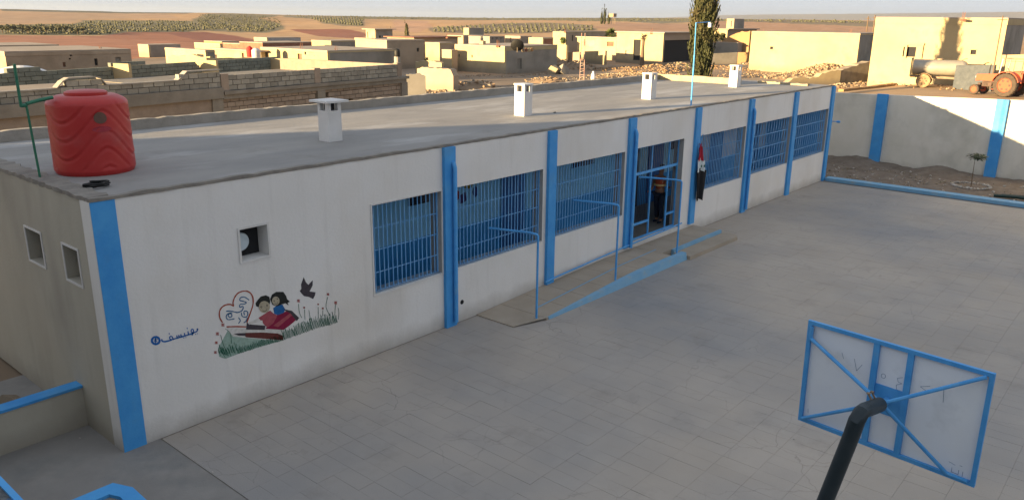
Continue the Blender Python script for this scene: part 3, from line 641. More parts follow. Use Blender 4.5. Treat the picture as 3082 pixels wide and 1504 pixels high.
def flower(x, y, r): return [[(x-r, y-r), (x+r, y+r)], [(x-r, y+r*.8), (x+r, y-r)], [(x, y-r), (x, y+r)], ell(x, y, r*.8, r*.8, 8)+[(x+r*.8, y)]]
fl = []
for x, y, r in ((990, 630, 26), (920, 745, 26), (905, 860, 22), (893, 985, 22), (1966, 320, 24), (2447, 345, 24), (2040, 408, 14), (2280, 418, 14), (2220, 365, 12), (2348, 235, 18)): fl += flower(x, y, r*.8)
strokes(fl, P_FLOW, 'flower_heads', 5, .0045)
# blue lettering and round emblem
txt = [ell(122, 832, 50, 46, 16)+[(172, 832), 28], [(120, 800), (118, 862), 16], [(98, 820), (146, 815), 8], [(98, 848), (120, 822), (140, 852), 8],
       [(200, 812), (205, 838), (240, 846), (300, 832), (345, 815), (400, 800), (455, 785), (520, 765), (575, 748), (620, 732), 19],
       [(345, 815), (335, 785), (310, 780), (300, 805), (320, 818), 16], [(400, 800), (392, 765), 16], [(425, 792), (418, 760), 16], [(452, 785), (445, 750), 16], [(498, 772), (492, 735), 16], [(545, 757), (538, 712), 16],
       [(600, 735), (580, 715), (585, 690), (605, 690), (610, 720), (590, 765), 16], [(610, 730), (650, 715), (668, 680), 16], [(650, 690), (668, 678), 16],
       ell(298, 744, 6, 6, 6)+[8], ell(530, 674, 6, 6, 6)+[8], [(478, 800), (490, 797), 11], [(505, 793), (517, 790), 11], [(632, 752), (642, 749), 11], [(655, 745), (664, 742), 11]]
lt = strokes(txt, P_TEXT, 'blue_lettering', 11, .004); lt['label'] = 'hand painted blue Arabic lettering with a round emblem'

# ------------------------------------------------------------------ roof things
def chimney(x, y, lab, cap):
    o = empty('chimney', (x, y, HT+.03), lab, 'chimney', 'white chimneys on the school roof'); z = HT+.028; hx, hy = .16, .16
    m = MB(); m.box(x-hx, x+hx, y-hy, y+hy, z, z+.60)
    for sx in (-1, 1):
        for sy in (-1, 1): m.box(x+sx*(hx-.04)-.04, x+sx*(hx-.04)+.04, y+sy*(hy-.04)-.04, y+sy*(hy-.04)+.04, z+.60, z+.76)
    m.build('shaft', CHIM, o)
    MB().box(x-.07, x+.07, y-.07, y+.07, z+.601, z+.759).build('flue', DARK, o)
    c = .11 if cap else .015
    MB().box(x-hx-c, x+hx+c, y-hy-c, y+hy+c, z+.76, z+.80).build('cap', CHIM, o)
chimney(5.45, 2.05, 'white square chimney with wide flat cap nearest the red tank', True)
chimney(11.45, 2.10, 'second white square chimney from the red tank', False)
chimney(17.6, 2.15, 'third white square chimney from the red tank, left of the tall cypress', False)
chimney(24.0, 2.35, 'farthest white square chimney at the end of the school roof', False)
# red water tank
tk = empty('water_tank', (.98, 2.1, HT+.03), 'big red ribbed plastic water tank on the near roof corner', 'water tank')
face0 = math.atan2(CAM.y-2.1, CAM.x-.98)+.33
def tank_mesh():
    m = MB(); n = 128; zz = [0, .02, .06]+[.06+1.0*i/60 for i in range(1, 61)]+[1.10, 1.135, 1.16, 1.175]
    vs = []
    for z in zz:
        if z < .06: r0 = .545+.03*(z/.06)
        elif z <= 1.06: r0 = .575-.01*((z-.06)/1.0)
        else: t = (z-1.06)/.115; r0 = .565-.16*t**1.8
        for k in range(n):
            a = 2*math.pi*k/n; q = .5-.5*math.cos(3*(a-face0))           # three sweeping fans round the body
            u = z+.46*q**.8; w = (u*3.6) % 1
            g_ = 0.0
            if .10 < z < 1.08: g_ = -.011*math.exp(-((w-.5)/.09)**2)+.006*math.exp(-((w-.66)/.07)**2)
            r = r0+g_+.008*math.sin(a*2+1)*z
            vs.append((.98+r*math.cos(a), 2.1+r*math.sin(a), HT+.03+z))
    fs = [(i*n+k, i*n+(k+1) % n, (i+1)*n+(k+1) % n, (i+1)*n+k) for i in range(len(zz)-1) for k in range(n)]+[tuple(range(n))[::-1], tuple((len(zz)-1)*n+k for k in range(n))]
    m.add(vs, fs); return m
tb = tank_mesh().build('body', PLASTIC, tk, smooth=True)
MB().lathe((.98, 2.1, HT+.03), [(.30, 1.17), (.30, 1.215), (.26, 1.235), (.10, 1.25)], 32).build('lid', PLASTIC, tk, smooth=True)
def tank_patch(a0, w, z0, h, mt, name):
    m = MB(); vs = []; k = 14
    for i in range(k):
        t = 2*math.pi*i/k; a = a0+w*math.cos(t); z = z0+h*math.sin(t)*(1 if math.sin(t) < 0 else 1.3); r = .574
        vs.append((.98+r*math.cos(a), 2.1+r*math.sin(a), HT+.03+z))
    vs2 = [(.98+(v[0]-.98)*.96, 2.1+(v[1]-2.1)*.96, v[2]) for v in vs]
    m.add(vs+vs2, [tuple(range(k))]+[(i, (i+1) % k, k+(i+1) % k, k+i) for i in range(k)]); m.build(name, mt, tk)
face = math.atan2(CAM.y-2.1, CAM.x-.98)
tank_patch(face+.26, .16, .86, .075, LOGO, 'badge'); tank_patch(face+.27, .24, .70, .035, LOGOF, 'faded_lettering')
# green pipe stand by the tank
gp = empty('pipe_stand', (.09, 1.95, HT), 'green upright water pipe feeding the red roof tank', 'water pipe')
m = MB(); m.tube([(.10, 1.9, HT+.03), (.07, 1.9, 4.82)], .017, 8); m.build('lower_pipe', GREENM, gp, smooth=True)
m = MB(); m.tube([(.0, 1.9, 4.80), (.0, 1.9, 5.40)], .021, 8); m.tube([(.0, 1.9, 4.82), (.07, 1.9, 4.82)], .028, 8); m.build('upper_pipe', GREENM, gp, smooth=True)
m = MB(); m.tube([(.07, 1.9, 4.84), (.25, 1.93, 4.875), (.46, 1.98, 4.90)], .026, 8); m.build('feed_pipe', GREENM, gp, smooth=True)
# black hose coil
m = MB(); pts = []
for i in range(60):
    a = i*.35; r = .10+.02*math.sin(i*1.3); pts.append((.42+r*1.5*math.cos(a), .75+r*math.sin(a), HT+.05+.001*i))
m.tube(pts, .014, 6); m.build('hose_coil', BLACK, None, smooth=True, label='black hose coil lying on the roof edge below the red tank', cat='hose')
# lamp pole on the roof edge
lp = empty('lamp_pole', (16.7, .2, HT), 'thin blue pole with a short arm and white lamp on the roof edge', 'pole')
m = MB(); m.tube([(16.7, .2, HT+.0), (16.68, .2, 5.15)], .022, 8); m.tube([(16.68, .2, 5.15), (16.64, .2, 6.02)], .015, 8); m.build('pole', BLUEMETAL, lp, smooth=True)
m = MB(); m.tube([(16.64, .2, 6.02), (17.48, .2, 6.05)], .013, 8); m.build('arm', BLUEMETAL, lp)
m = MB(); m.box(17.44, 17.52, .16, .24, 5.90, 6.03); m.build('lamp', CHIM, lp)
m = MB()
for px, py, r in ((1015, 522, .05), (1035, 527, .04), (1060, 527, .03), (1655, 328, .07), (215, 566, .02)):
    p = on(px, py, 2, HT+.03)
m.rock((12.5, 1.9, HT+.04), .05, (2.5, 1, .3)); m.build('roof_scrap', DARK, None, label='small dark scrap lying on the school roof beside the second chimney', cat='scrap')

# ------------------------------------------------------------------ flag
fg = empty('flag', (16.75, -.1, 1.2), 'limp red, white and black flag with green stars hanging at the fourth pilaster', 'flag')
MB().tube([(16.76, -.12, 2.55), (16.80, -.20, 2.95)], .013, 8).build('staff', BLUEMETAL, fg)
def flagstrip(z0, z1, w0, w1, x0, x1, mt, name):
    m = MB(); nz, nx = 8, 14; vs = []
    for i in range(nz+1):
        t = i/nz; z = z0+(z1-z0)*t
        for k in range(nx+1):
            s_ = k/nx; w = w0+(w1-w0)*t; x = (x0+(x1-x0)*t)+w*(s_-.5)
            y = -.15-.035*math.sin(s_*9+t*1.5)-.02*math.sin(s_*21)
            zz = z+(.05*math.sin(s_*5) if i in (0, nz) else 0)
            vs.append((x, y, zz))
    fs = [(i*(nx+1)+k, i*(nx+1)+k+1, (i+1)*(nx+1)+k+1, (i+1)*(nx+1)+k) for i in range(nz) for k in range(nx)]
    n0 = len(vs); vs += [(x, y+.006, z) for x, y, z in vs]; fs += [tuple(q+n0 for q in f_[::-1]) for f_ in fs]
    m.add(vs, fs); return m.build(name, mt, fg, smooth=True, weld=False)
flagstrip(2.64, 2.16, .06, .38, 16.80, 16.88, FRED, 'red_stripe')
w_ = flagstrip(2.20, 1.84, .36, .56, 16.88, 16.96, FWHITE, 'white_stripe')
flagstrip(1.90, .98, .58, .46, 16.96, 16.99, FBLACK, 'black_stripe')
def star(cx, cz, r):
    m = MB(); P = []
    for i in range(10):
        a = math.pi/2+i*math.pi/5; q = r if i % 2 == 0 else r*.45; P.append((cx+q*math.cos(a), -.215, cz+q*math.sin(a)))
    m.add(P+[(x, y+.004, z) for x, y, z in P], [tuple(range(10))]+[(i, (i+1) % 10, 10+(i+1) % 10, 10+i) for i in range(10)]); m.build('star', FGREEN, fg)
star(16.83, 2.02, .06); star(17.02, 2.0, .06)

# ------------------------------------------------------------------ person behind the grille
def skinned(name, verts, edges, radii, mt, parent, sub=2, root=0):
    me = bpy.data.meshes.new(name); me.from_pydata(verts, edges, []); me.materials.append(mt)
    o = bpy.data.objects.new(name, me); COL.objects.link(o)
    md = o.modifiers.new('skin', 'SKIN'); md.use_smooth_shade = True
    lay = me.skin_vertices[0] if me.skin_vertices else None
    if lay is None:
        bm = bmesh.new(); bm.from_mesh(me); bm.verts.layers.skin.verify(); bm.to_mesh(me); bm.free(); lay = me.skin_vertices[0]
    for i, r_ in enumerate(radii):
        r_ = r_ if isinstance(r_, tuple) else (r_, r_); lay.data[i].radius = r_; lay.data[i].use_root = (i == root)
    s = o.modifiers.new('sub', 'SUBSURF'); s.levels = sub; s.render_levels = sub
    link(o, parent); return o
PX, PY, PZ = 16.25, .78, .28
per = empty('person', (PX, PY, PZ), 'person in orange vest with pale band and dark trousers behind the entrance grille', 'person')
per.rotation_euler = (0, 0, 0)
def Q(x, y, z): return (PX+x, PY+y, PZ+z)
bv = [Q(0, 0, .90), Q(0, 0, 1.12), Q(.02, 0, 1.32), Q(.02, 0, 1.42), Q(.03, 0, 1.52), Q(.04, 0, 1.60), Q(.04, 0, 1.68),
      Q(-.01, .17, 1.36), Q(.0, .23, 1.10), Q(-.16, .20, .98), Q(-.01, -.17, 1.36), Q(.06, -.22, 1.10), Q(.22, -.18, 1.04),
      Q(0, .09, .86), Q(.03, .10, .48), Q(.10, .10, .07), Q(-.04, .10, .03), Q(0, -.09, .86), Q(-.05, -.10, .48), Q(.0, -.10, .07), Q(-.14, -.10, .03),
      Q(-.26, .18, .97), Q(.30, -.16, 1.03)]
be = [(0, 1), (1, 2), (2, 3), (3, 4), (4, 5), (5, 6), (2, 7), (7, 8), (8, 9), (9, 21), (2, 10), (10, 11), (11, 12), (12, 22), (0, 13), (13, 14), (14, 15), (15, 16), (0, 17), (17, 18), (18, 19), (19, 20)]
br = [(.15, .11), (.14, .10), (.16, .10), (.06, .06), (.075, .07), (.095, .08), (.07, .065), .055, .042, .034, .055, .042, .034, .085, .058, .04, .035, .085, .058, .04, .035, .03, .03]
skinned('body', bv, be, br, SKIN, per)
# hands: five fingers each
for sx, (hx, hy, hz), dx in ((0, (-.27, .18, .965), -1), (1, (.31, -.16, 1.03), 1)):
    v = [Q(hx, hy, hz)]; e = []; r_ = [.028]
    for k in range(5):
        o_ = (k-2)*.018; L_ = (.05, .07, .078, .07, .055)[k]; i = len(v)
        if k == 0: v += [Q(hx+dx*.02, hy-.035, hz-.0), Q(hx+dx*.05, hy-.05, hz+.01)]
        else: v += [Q(hx+dx*.05, hy+o_, hz-.004), Q(hx+dx*(.05+L_*.6), hy+o_, hz-.03)]
        e += [(0, i), (i, i+1)]; r_ += [.011, .008]
    skinned('hand', v, e, r_, SKIN, per, 1)
skinned('vest', [Q(0, 0, .98), Q(0, 0, 1.15), Q(.02, 0, 1.36), Q(.02, 0, 1.43), Q(0, .14, 1.37), Q(0, -.14, 1.37)], [(0, 1), (1, 2), (2, 3), (2, 4), (2, 5)], [(.175, .135), (.165, .125), (.18, .125), (.10, .09), .08, .08], HIVIS, per)
m = MB(); pts_ = [(PX+.002+.172*math.cos(t), PY+.205*math.sin(t)*.98) for t in [2*math.pi*i/28 for i in range(28)]]
m.prism(pts_, PZ+1.12, PZ+1.17); m.build('vest_band', STRIPE, per, smooth=True)
skinned('trousers', [Q(0, 0, .93), Q(0, .09, .85), Q(.03, .10, .48), Q(.09, .10, .10), Q(0, -.09, .85), Q(-.05, -.10, .48), Q(.0, -.10, .10)], [(0, 1), (1, 2), (2, 3), (0, 4), (4, 5), (5, 6)], [(.165, .13), .105, .08, .065, .105, .08, .065], NAVY, per)
skinned('hair', [Q(.05, 0, 1.60), Q(.045, 0, 1.70), Q(.01, 0, 1.72)], [(0, 1), (1, 2)], [(.095, .085), (.095, .085), .06], HAIR, per)
for sy in (.10, -.10):
    x_ = .05 if sy > 0 else -.05
    skinned('shoe', [Q(x_+.06, sy, .04), Q(x_-.04, sy, .035), Q(x_-.15, sy, .03)], [(0, 1), (1, 2)], [.045, .045, .035], NAVY, per, 1)
m = MB(); m.add([Q(-.075, 0, 1.60), Q(-.055, .018, 1.575), Q(-.055, -.018, 1.575), Q(-.05, 0, 1.64), Q(-.11, 0, 1.585)], [(3, 1, 4), (3, 4, 2), (4, 1, 2)]); m.build('nose', SKIN, per)
for sy in (.035, -.035):
    MB().rock(Q(-.065, sy, 1.625), .013, (.6, 1, .8)).build('eye', HAIR, per)
for sy in (.09, -.09): MB().rock(Q(.02, sy, 1.60), .03, (.7, .35, 1)).build('ear', SKIN, per)
MB().box(PX-.072, PX-.06, PY-.025, PY+.025, PZ+1.535, PZ+1.545).build('mouth', mat('lips', (.2, .07, .06)), per)

# ------------------------------------------------------------------ basketball backboard
bc = Vector((2.415, -9.365, 3.125)); byaw = R(-6.3); nF = Vector((math.cos(byaw), math.sin(byaw), 0)); rB = Vector((math.sin(byaw), -math.cos(byaw), 0))
tiltm = Matrix.Rotation(R(2.0), 3, rB); nF = tiltm @ nF; uB = rB.cross(nF)
BW, BH = 1.46, .97
bb = empty('basketball_hoop', (1.67, -8.73, 0), 'white basketball backboard seen from behind with blue frame on a dark bent pole', 'basketball hoop')
def B(u, v, n=0): return bc+rB*u+uB*v+nF*n
def bbox(u0, u1, v0, v1, n0, n1, mt, name, par=bb):
    m = MB(); vs = [B(u, v, n) for u in (u0, u1) for v in (v0, v1) for n in (n0, n1)]
    m.add(vs, [(0, 1, 3, 2), (4, 6, 7, 5), (0, 4, 5, 1), (2, 3, 7, 6), (0, 2, 6, 4), (1, 5, 7, 3)]); return m.build(name, mt, par)
panel_o = bbox(-BW/2+.02, BW/2-.02, -BH/2+.02, BH/2-.02, .0, .014, BOARD, 'board')
fr = .034
for a in ((-BW/2, BW/2, BH/2-fr, BH/2), (-BW/2, BW/2, -BH/2, -BH/2+fr), (-BW/2, -BW/2+fr, -BH/2+fr, BH/2-fr), (BW/2-fr, BW/2, -BH/2+fr, BH/2-fr)):
    bbox(*a, -.03, -.001, BLUEMETAL, 'frame_bar')
for u in (-.135, .135): bbox(u-.024, u+.024, -BH/2+fr+.001, BH/2-fr-.001, -.028, -.001, BLUEMETAL, 'upright_bar')
bbox(-.11, .11, -.15, .10, -.012, -.001, BLUEMETAL, 'mounting_plate')
hub = Vector((2.0, -9.40, 3.235))
arm_end = hub + (hub-Vector((1.6, -9.38, 3.31))).normalized()*.06
for (u, v) in ((-BW/2+.04, BH/2-.16), (BW/2-.05, BH/2-.04), (-BW/2+.04, -BH/2+.03), (BW/2-.20, -BH/2+.03)):
    m = MB(); P1 = B(u, v, -.03); mid = P1.lerp(arm_end, .12)+uB*(.0)
    m.tube([P1, P1.lerp(arm_end, .5), arm_end], .0165, 8); m.build('strut', BLUEMETAL, bb, smooth=True)
m = MB(); m.tube([B(-BW/2+.04, BH/2-.05, -.03), B(-BW/2+.04, BH/2-.17, -.03)], .0165, 8); m.build('corner_pipe', BLUEMETAL, bb); m = MB(); m.tube([B(BW/2-.20, -BH/2+.035, -.03), B(BW/2-.05, -BH/2+.03, -.03)], .0165, 8); m.build('corner_pipe', BLUEMETAL, bb)
m = MB(); E = Vector((1.62, -9.375, 3.31)); Gp = Vector((1.66, -8.72, 0.0))
m.tube([hub+Vector((.02, 0, -.005)), E+Vector((.10, 0, -.02))], .058, 20, caps=True)
m.tube([E+Vector((.12, -.001, -.022)), E+Vector((.02, .0, -.008)), E+Vector((-.02, .012, -.06)), E.lerp(Gp, .06), Gp], [.0575, .058, .060, .060, .064], 20)
m.build('pole', POLEM, bb, smooth=True)
m = MB(); m.tube([arm_end, B(0, -.02, -.012)], .03, 12); m.build('arm_stub', BLUEMETAL, bb)
for k in (0.05, .14):
    p = hub.lerp(E, k*2.2)+Vector((0, .02, .055)); m = MB(); m.tube([p, p+Vector((-.01, .025, .045))], .008, 6); m.lathe(p+Vector((-.01, .025, .045)), [(.016, 0), (.016, .01)], 6); m.build('bolt', IRON, bb)
m = MB(); ring = [B(.225*math.sin(t), -.32, .20+.225-.225*math.cos(t)) for t in [2*math.pi*i/24 for i in range(25)]]
m.tube(ring, .009, 6); m.bar(B(0, -.32, .015), B(0, -.32, .21), .05, .02); m.build('rim', ORANGE, bb)
# marks and scribbles on the back of the board (paint)
def bmarks(lines, w=.0028):
    for ln in lines:
        m = MB()
        for (a, b), (c, d) in zip(ln, ln[1:]):
            L_ = math.hypot(c-a, d-b) or 1; nx, ny = -(d-b)/L_*w/2, (c-a)/L_*w/2
            m.add([B(a+nx, b+ny, -.002), B(a-nx, b-ny, -.002), B(c-nx, d-ny, -.002), B(c+nx, d+ny, -.002)], [(0, 1, 2, 3)])
        m.build('scribbled_mark', P_BLUE, bb, recalc=False)
bmarks([[(-.42, .27), (-.40, .22)], [(-.31, .25), (-.28, .15), (-.24, .22)], [(-.06+.018*math.cos(t), .18+.02*math.sin(t)) for t in [i*.7 for i in range(10)]],
        [(.09, .22), (.05, .20), (.06, .17), (.09, .165), (.05, .14), (.055, .10), (.09, .10)], [(.30, .22), (.23, .19), (.30, .16)], [(.40, .23), (.41, .12)], [(.05, .05), (.055, .045)], [(-.66, -.36), (-.655, -.40)],
        [(.52, -.36), (.57, -.37)], [(.60, -.36), (.62, -.36)], [(.55, -.40), (.55, -.44), (.60, -.44), (.60, -.40)], [(.63, -.40), (.63, -.45)]])

# ------------------------------------------------------------------ near left: low wall, planter, ledge
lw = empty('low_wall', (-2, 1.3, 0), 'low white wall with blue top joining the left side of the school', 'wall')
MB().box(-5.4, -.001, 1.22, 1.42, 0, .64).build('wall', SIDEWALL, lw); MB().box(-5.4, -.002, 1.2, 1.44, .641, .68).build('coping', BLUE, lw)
pl = empty('planter', (-2, -2.8, 0), 'raised cement planter with chamfered bright blue rim at the lower left', 'planter')
out = [(-3.4, -2.16), (-.99, -2.16), (-.88, -2.42), (-.92, -3.6), (-3.4, -3.6)]; inn = [(-3.2, -2.36), (-1.12, -2.36), (-1.06, -2.5), (-1.1, -3.42), (-3.2, -3.42)]
MB().prism([(x*.995-.01, y*.997-.005) for x, y in out], 0.005, .80).build('body', APRON, pl)
m = MB(); vs = [(x, y, z) for z in (.80, .90) for x, y in out+inn]
fs = [(i, (i+1) % 5, 10+(i+1) % 5, 10+i) for i in range(5)]+[(5+i, 5+(i+1) % 5, 15+(i+1) % 5, 15+i) for i in range(5)]+[(10+i, 10+(i+1) % 5, 15+(i+1) % 5, 15+i) for i in range(5)]+[(i, (i+1) % 5, 5+(i+1) % 5, 5+i) for i in range(5)]
m.add(vs, fs); m.build('rim', BLUE, pl)
MB().prism(inn, .801, .86).build('cement_filling', APRON, pl)
TERR = mat('dark_terrazzo', (.02, .025, .03), (.10, .11, .12), 90, .6, c3=(.05, .17, .38), s3=9, w3=(.5, .6), bump=.3)
wing = empty('school_wing', (-5, -12, 0), 'dark speckled roof ledge with chipped blue edge at the lower left corner', 'building')
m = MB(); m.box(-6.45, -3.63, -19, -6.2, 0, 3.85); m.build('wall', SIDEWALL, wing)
m = MB(); m.box(-3.98, -3.63, -19, -6.2, 3.851, 4.86); m.build('parapet', TERR, wing)
m = MB(); m.box(-3.99, -3.6, -19, -6.2, 4.861, 4.90); m.build('ledge_top', TERR, wing)
m = MB(); m.box(-3.602, -3.586, -19, -6.2, 4.85, 4.905); m.build('ledge_edge', BLUE, wing)
tall = empty('school_block', (-13, -8, 0), 'two storey plastered school block standing just outside the left of the view', 'building')
MB().prism([(-22, 14.1), (-6.5, 5.95), (-6.5, -34), (-22, -34)], 0, 6.05).build('wall', SIDEWALL, tall)
MB().prism([(-22.1, 14.25), (-6.35, 6.05), (-6.35, -34.1), (-22.1, -34.1)], 6.051, 6.18).build('roof', ROOFV, tall)
# debris in the gap behind the low wall
m = MB()
for i in range(14): m.chunk((-1.0+rng.uniform(-.6, .5), 2.5+rng.uniform(-.4, 1.2), .08), rng.uniform(.06, .2))
m.build('debris_pile', STONED, None, label='scattered broken stones behind the low blue-topped wall', kind='stuff')

# ------------------------------------------------------------------ planting bed and perimeter wall
MB().box(27.66, 28.1, -22, -.12, 0, .13).build('kerb', KERBBLUE, kind='structure', label='blue painted kerb between the courtyard and the planting bed')
def bed():
    m = MB(); nx, ny = 26, 110; vs = []
    for i in range(nx+1):
        for j in range(ny+1):
            x = 28.1+4.5*i/nx; y = -20+24*j/ny
            h = .06+.07*noise.noise(Vector((x*1.2, y*1.2, 0)))+.05*noise.noise(Vector((x*4, y*4, 1)))
            t = smooth(31.2, 32.6, x); h += t*(.05+.20*math.exp(-((y+.0)/.9)**2)+.18*math.exp(-((y+3.3)/.7)**2)+.1*smooth(-1, 2, y))
            vs.append((x, y, h+.03))
    m.add(vs, [(i*(ny+1)+j, i*(ny+1)+j+1, (i+1)*(ny+1)+j+1, (i+1)*(ny+1)+j) for i in range(nx) for j in range(ny)])
    m.build('planting_bed', SOIL, None, smooth=True, kind='structure', label='bare stony soil strip between the kerb and the perimeter wall')
    p = MB()
    for i in range(700):
        x, y = rng.uniform(28.15, 32.3), rng.uniform(-12, 1.2)
        if y < -3.5 and rng.random() < .6: continue
        p.chunk((x, y, .09+.02*rng.random()), rng.uniform(.012, .05), m=rng.choice((0, 0, 1)))
    p.build('gravel', [STONED, PEBBLE], None, kind='stuff', label='loose stones scattered over the planting bed')
bed()
pw = empty('perimeter_wall', (32.7, -6, 0), 'cream plastered perimeter wall with two blue pilasters at the end of the courtyard', 'wall')
m = MB(); vs = [(x, y, z) for x in (32.6, 32.85) for y, zt in ((6, 2.95), (0, 3.08), (-6, 3.24), (-22, 3.5)) for z in (-.1, zt)]
m.add(vs, [(2*j+k*8 + 0, 2*j+k*8+1, 2*j+k*8+3, 2*j+k*8+2) for j in range(3) for k in (0, 1)]+[(2*j+1, 2*j+3, 2*j+11, 2*j+9) for j in range(3)]+[(0, 8, 9, 1), (6, 14, 15, 7)])
m.build('wall', PERIM, pw)
for y0, y1, zt in ((-.72, -.28, 3.135), (-5.2, -4.78, 3.22), (-9.7, -9.28, 3.33), (-14.2, -13.8, 3.4)):
    MB().box(32.44, 32.599, y0, y1, .02, zt).build('pilaster', BLUE, pw)
# sapling in a ring of pale stones
sp = on(2922, 565, 2, .1); sap = empty('sapling', sp, 'thin young sapling with a flat leafy top inside a ring of pale stones', 'sapling')
m = MB(); m.tube([sp, sp+Vector((.01, .02, .6)), sp+Vector((.0, .03, 1.22))], [.016, .012, .007], 6); m.build('trunk', BARK, sap)
m = MB()
for i in range(230):
    a = rng.uniform(0, 6.28); t = rng.uniform(.02, .38); c = sp+Vector((math.cos(a)*t, math.sin(a)*t, 1.22+.10*rng.uniform(-1, 1)-.12*t)); dv = Vector((math.cos(a), math.sin(a), rng.uniform(-.5, .2)))*.09; sv = Vector((-math.sin(a), math.cos(a), .2))*.03
    m.add([c-dv, c+sv, c+dv, c-sv], [(0, 1, 2, 3)])
m.build('crown', LEAF, sap, recalc=False)
sm = MB().chunk((0, 0, 0), .055).mesh('ring_stone', PEBBLE)
rg = empty('stone_ring', sp+Vector((.25, 0, 0)), 'ring of small pale stones round the young sapling', 'stone ring')
for i in range(34):
    a = 2*math.pi*i/34; inst('stone', sm, rg, (sp.x+.25+.62*math.cos(a), sp.y+.05+.62*math.sin(a)*1.05, .14), (0, 0, rng.random()*6), [rng.uniform(.6, 1.2)]*3)
m = MB(); m.tube([(28.35, -5.9, .17), (28.5, -6.6, .19), (28.42, -7.4, .18), (28.6, -9, .2), (28.5, -11, .2)], .06, 8); m.tube([(28.6, -6.1, .17), (28.75, -7.0, .2), (28.7, -8.5, .2)], .05, 8)
m.build('irrigation_hose', mat('dark_green_hose', (.01, .03, .025), None, 1, .4), None, label='dark green hose lying behind the blue kerb at the right edge', cat='hose')
# yard scraps
m = MB()
for px, py in ((2150, 770), (2230, 842), (2510, 818), (1850, 1180), (2390, 1320), (240, 1318), (1930, 745), (640, 1420), (1700, 905)):
    p = on(px, py, 2, .004); m.rock((p.x, p.y, .008), .02, (1.5, .8, .35))
m.build('litter', PEBBLE, None, kind='stuff', label='tiny scraps scattered on the courtyard')
#VILLAGE
def gpt(px, py):
    d = ray(px, py); k = math.hypot(d.x, d.y); D = 32.0; pD = D
    while D < 1250:
        P = CAM+d*(D/k)
        if P.z < ground(P.x, P.y): break
        pD = D; D *= 1.02
    a, b = pD, D
    for _ in range(10):
        c = (a+b)/2; P = CAM+d*(c/k)
        if P.z < ground(P.x, P.y): b = c
        else: a = c
    P = CAM+d*(b/k); return Vector((P.x, P.y, ground(P.x, P.y))), b
# ------------------------------------------------------------------ concrete-block neighbour behind the school
bme = {}
def block_mesh(L_, h, t, mt):
    k = (round(L_, 3), round(h, 3), mt.name)
    if k not in bme:
        m = MB(); e = .009; m.box(e-L_/2, L_/2-e, -.004, t, e, h-e); bme[k] = m.mesh('block', mt)
    return bme[k]
def block_wall(parent, A, Bp, z0, ztop, mt, bl=.36, bh=.17, thick=.16, skip=None, budget=300, core=True):
    """courses of separate blocks from A to Bp; ztop(s) gives the top of the wall at distance s; returns nothing"""
    A, Bp = Vector((A[0], A[1], 0)), Vector((Bp[0], Bp[1], 0)); L_ = (Bp-A).length; d = (Bp-A)/L_; n = Vector((-d.y, d.x, 0)); rz = math.atan2(d.y, d.x)
    cand = []
    k = 0; z = z0
    while z < 12:
        off = -bl/2 if k % 2 else 0; s = off; anyc = False
        while s < L_:
            s0, s1 = max(s, 0), min(s+bl, L_)
            if s1-s0 > .08 and z+bh*.6 <= ztop((s0+s1)/2) and not (skip and skip((s0+s1)/2, z+bh/2)):
                cand.append(((A+d*(s0+s1)/2), s1-s0, z)); anyc = True
            s += bl
        if not anyc and z > z0+.3: break
        z += bh; k += 1
    cand.sort(key=lambda c: (c[0]+Vector((0, 0, c[2]))-CAM).length)
    rest = MB()
    for i, (P, w, z) in enumerate(cand):
        j = rng.uniform(-.008, .012)
        if i < budget:
            inst('block', block_mesh(w, bh, thick, mt), parent, (P.x-n.x*j, P.y-n.y*j, z), (rng.uniform(-.01, .01), 0, rz))
        else:
            Mx = Matrix.Translation((P.x-n.x*j, P.y-n.y*j, z)) @ Matrix.Rotation(rz, 4, 'Z'); me = block_mesh(w, bh, thick, mt)
            rest.add([Mx @ v.co for v in me.vertices], [tuple(p.vertices) for p in me.polygons])
    if rest.v: rest.build('far_blocks', mt, parent, kind='stuff', weld=False, recalc=False)
    if core:
        m = MB(); N = max(2, int(L_/.4)); vs = []
        for i in range(N+1):
            s = L_*i/N; zt = max(z0+.05, ztop(s)-.05-bh*.5)
            for o_ in (.03, thick+.02): P = A+d*s+n*o_; vs += [(P.x, P.y, z0), (P.x, P.y, zt)]
        fs = [(4*i+0, 4*i+4, 4*i+5, 4*i+1) for i in range(N)]+[(4*i+2, 4*i+6, 4*i+7, 4*i+3) for i in range(N)]+[(4*i+1, 4*i+5, 4*i+7, 4*i+3) for i in range(N)]+[(0, 1, 3, 2), (4*N, 4*N+1, 4*N+3, 4*N+2)]
        m.add(vs, fs); m.build('wall_core', MORTAR, parent)
FA, FD = (3.15, 13.0), (.989, .150)
def fs_(px, py):                                    # distance along the front line
    p = online(px, py, FA, FD); return (p.x-FA[0])*FD[0]+(p.y-FA[1])*FD[1], p.z
def fpt(s, o=0): return (FA[0]+FD[0]*s-FD[1]*o, FA[1]+FD[1]*s+FD[0]*o)
def obl(m, s0, s1, o0, o1, z0, z1, mi=0):           # box along the front line
    P = [fpt(s0, o0), fpt(s1, o0), fpt(s1, o1), fpt(s0, o1)]; return m.prism(P, z0, z1, mi)
sJ = fs_(664, 240)[0]; sE = fs_(1210, 200)[0]; zRoof = 3.62
nbA = empty('block_building', (*fpt(sJ/2), 0), 'unfinished grey block building with wavy stepped parapet behind the red tank', 'building', 'unfinished block buildings behind the school')
prof = [(fs_(*q)[0]) for q in ((168, 262), (195, 240), (298, 240), (321, 251), (536, 238), (561, 220))]
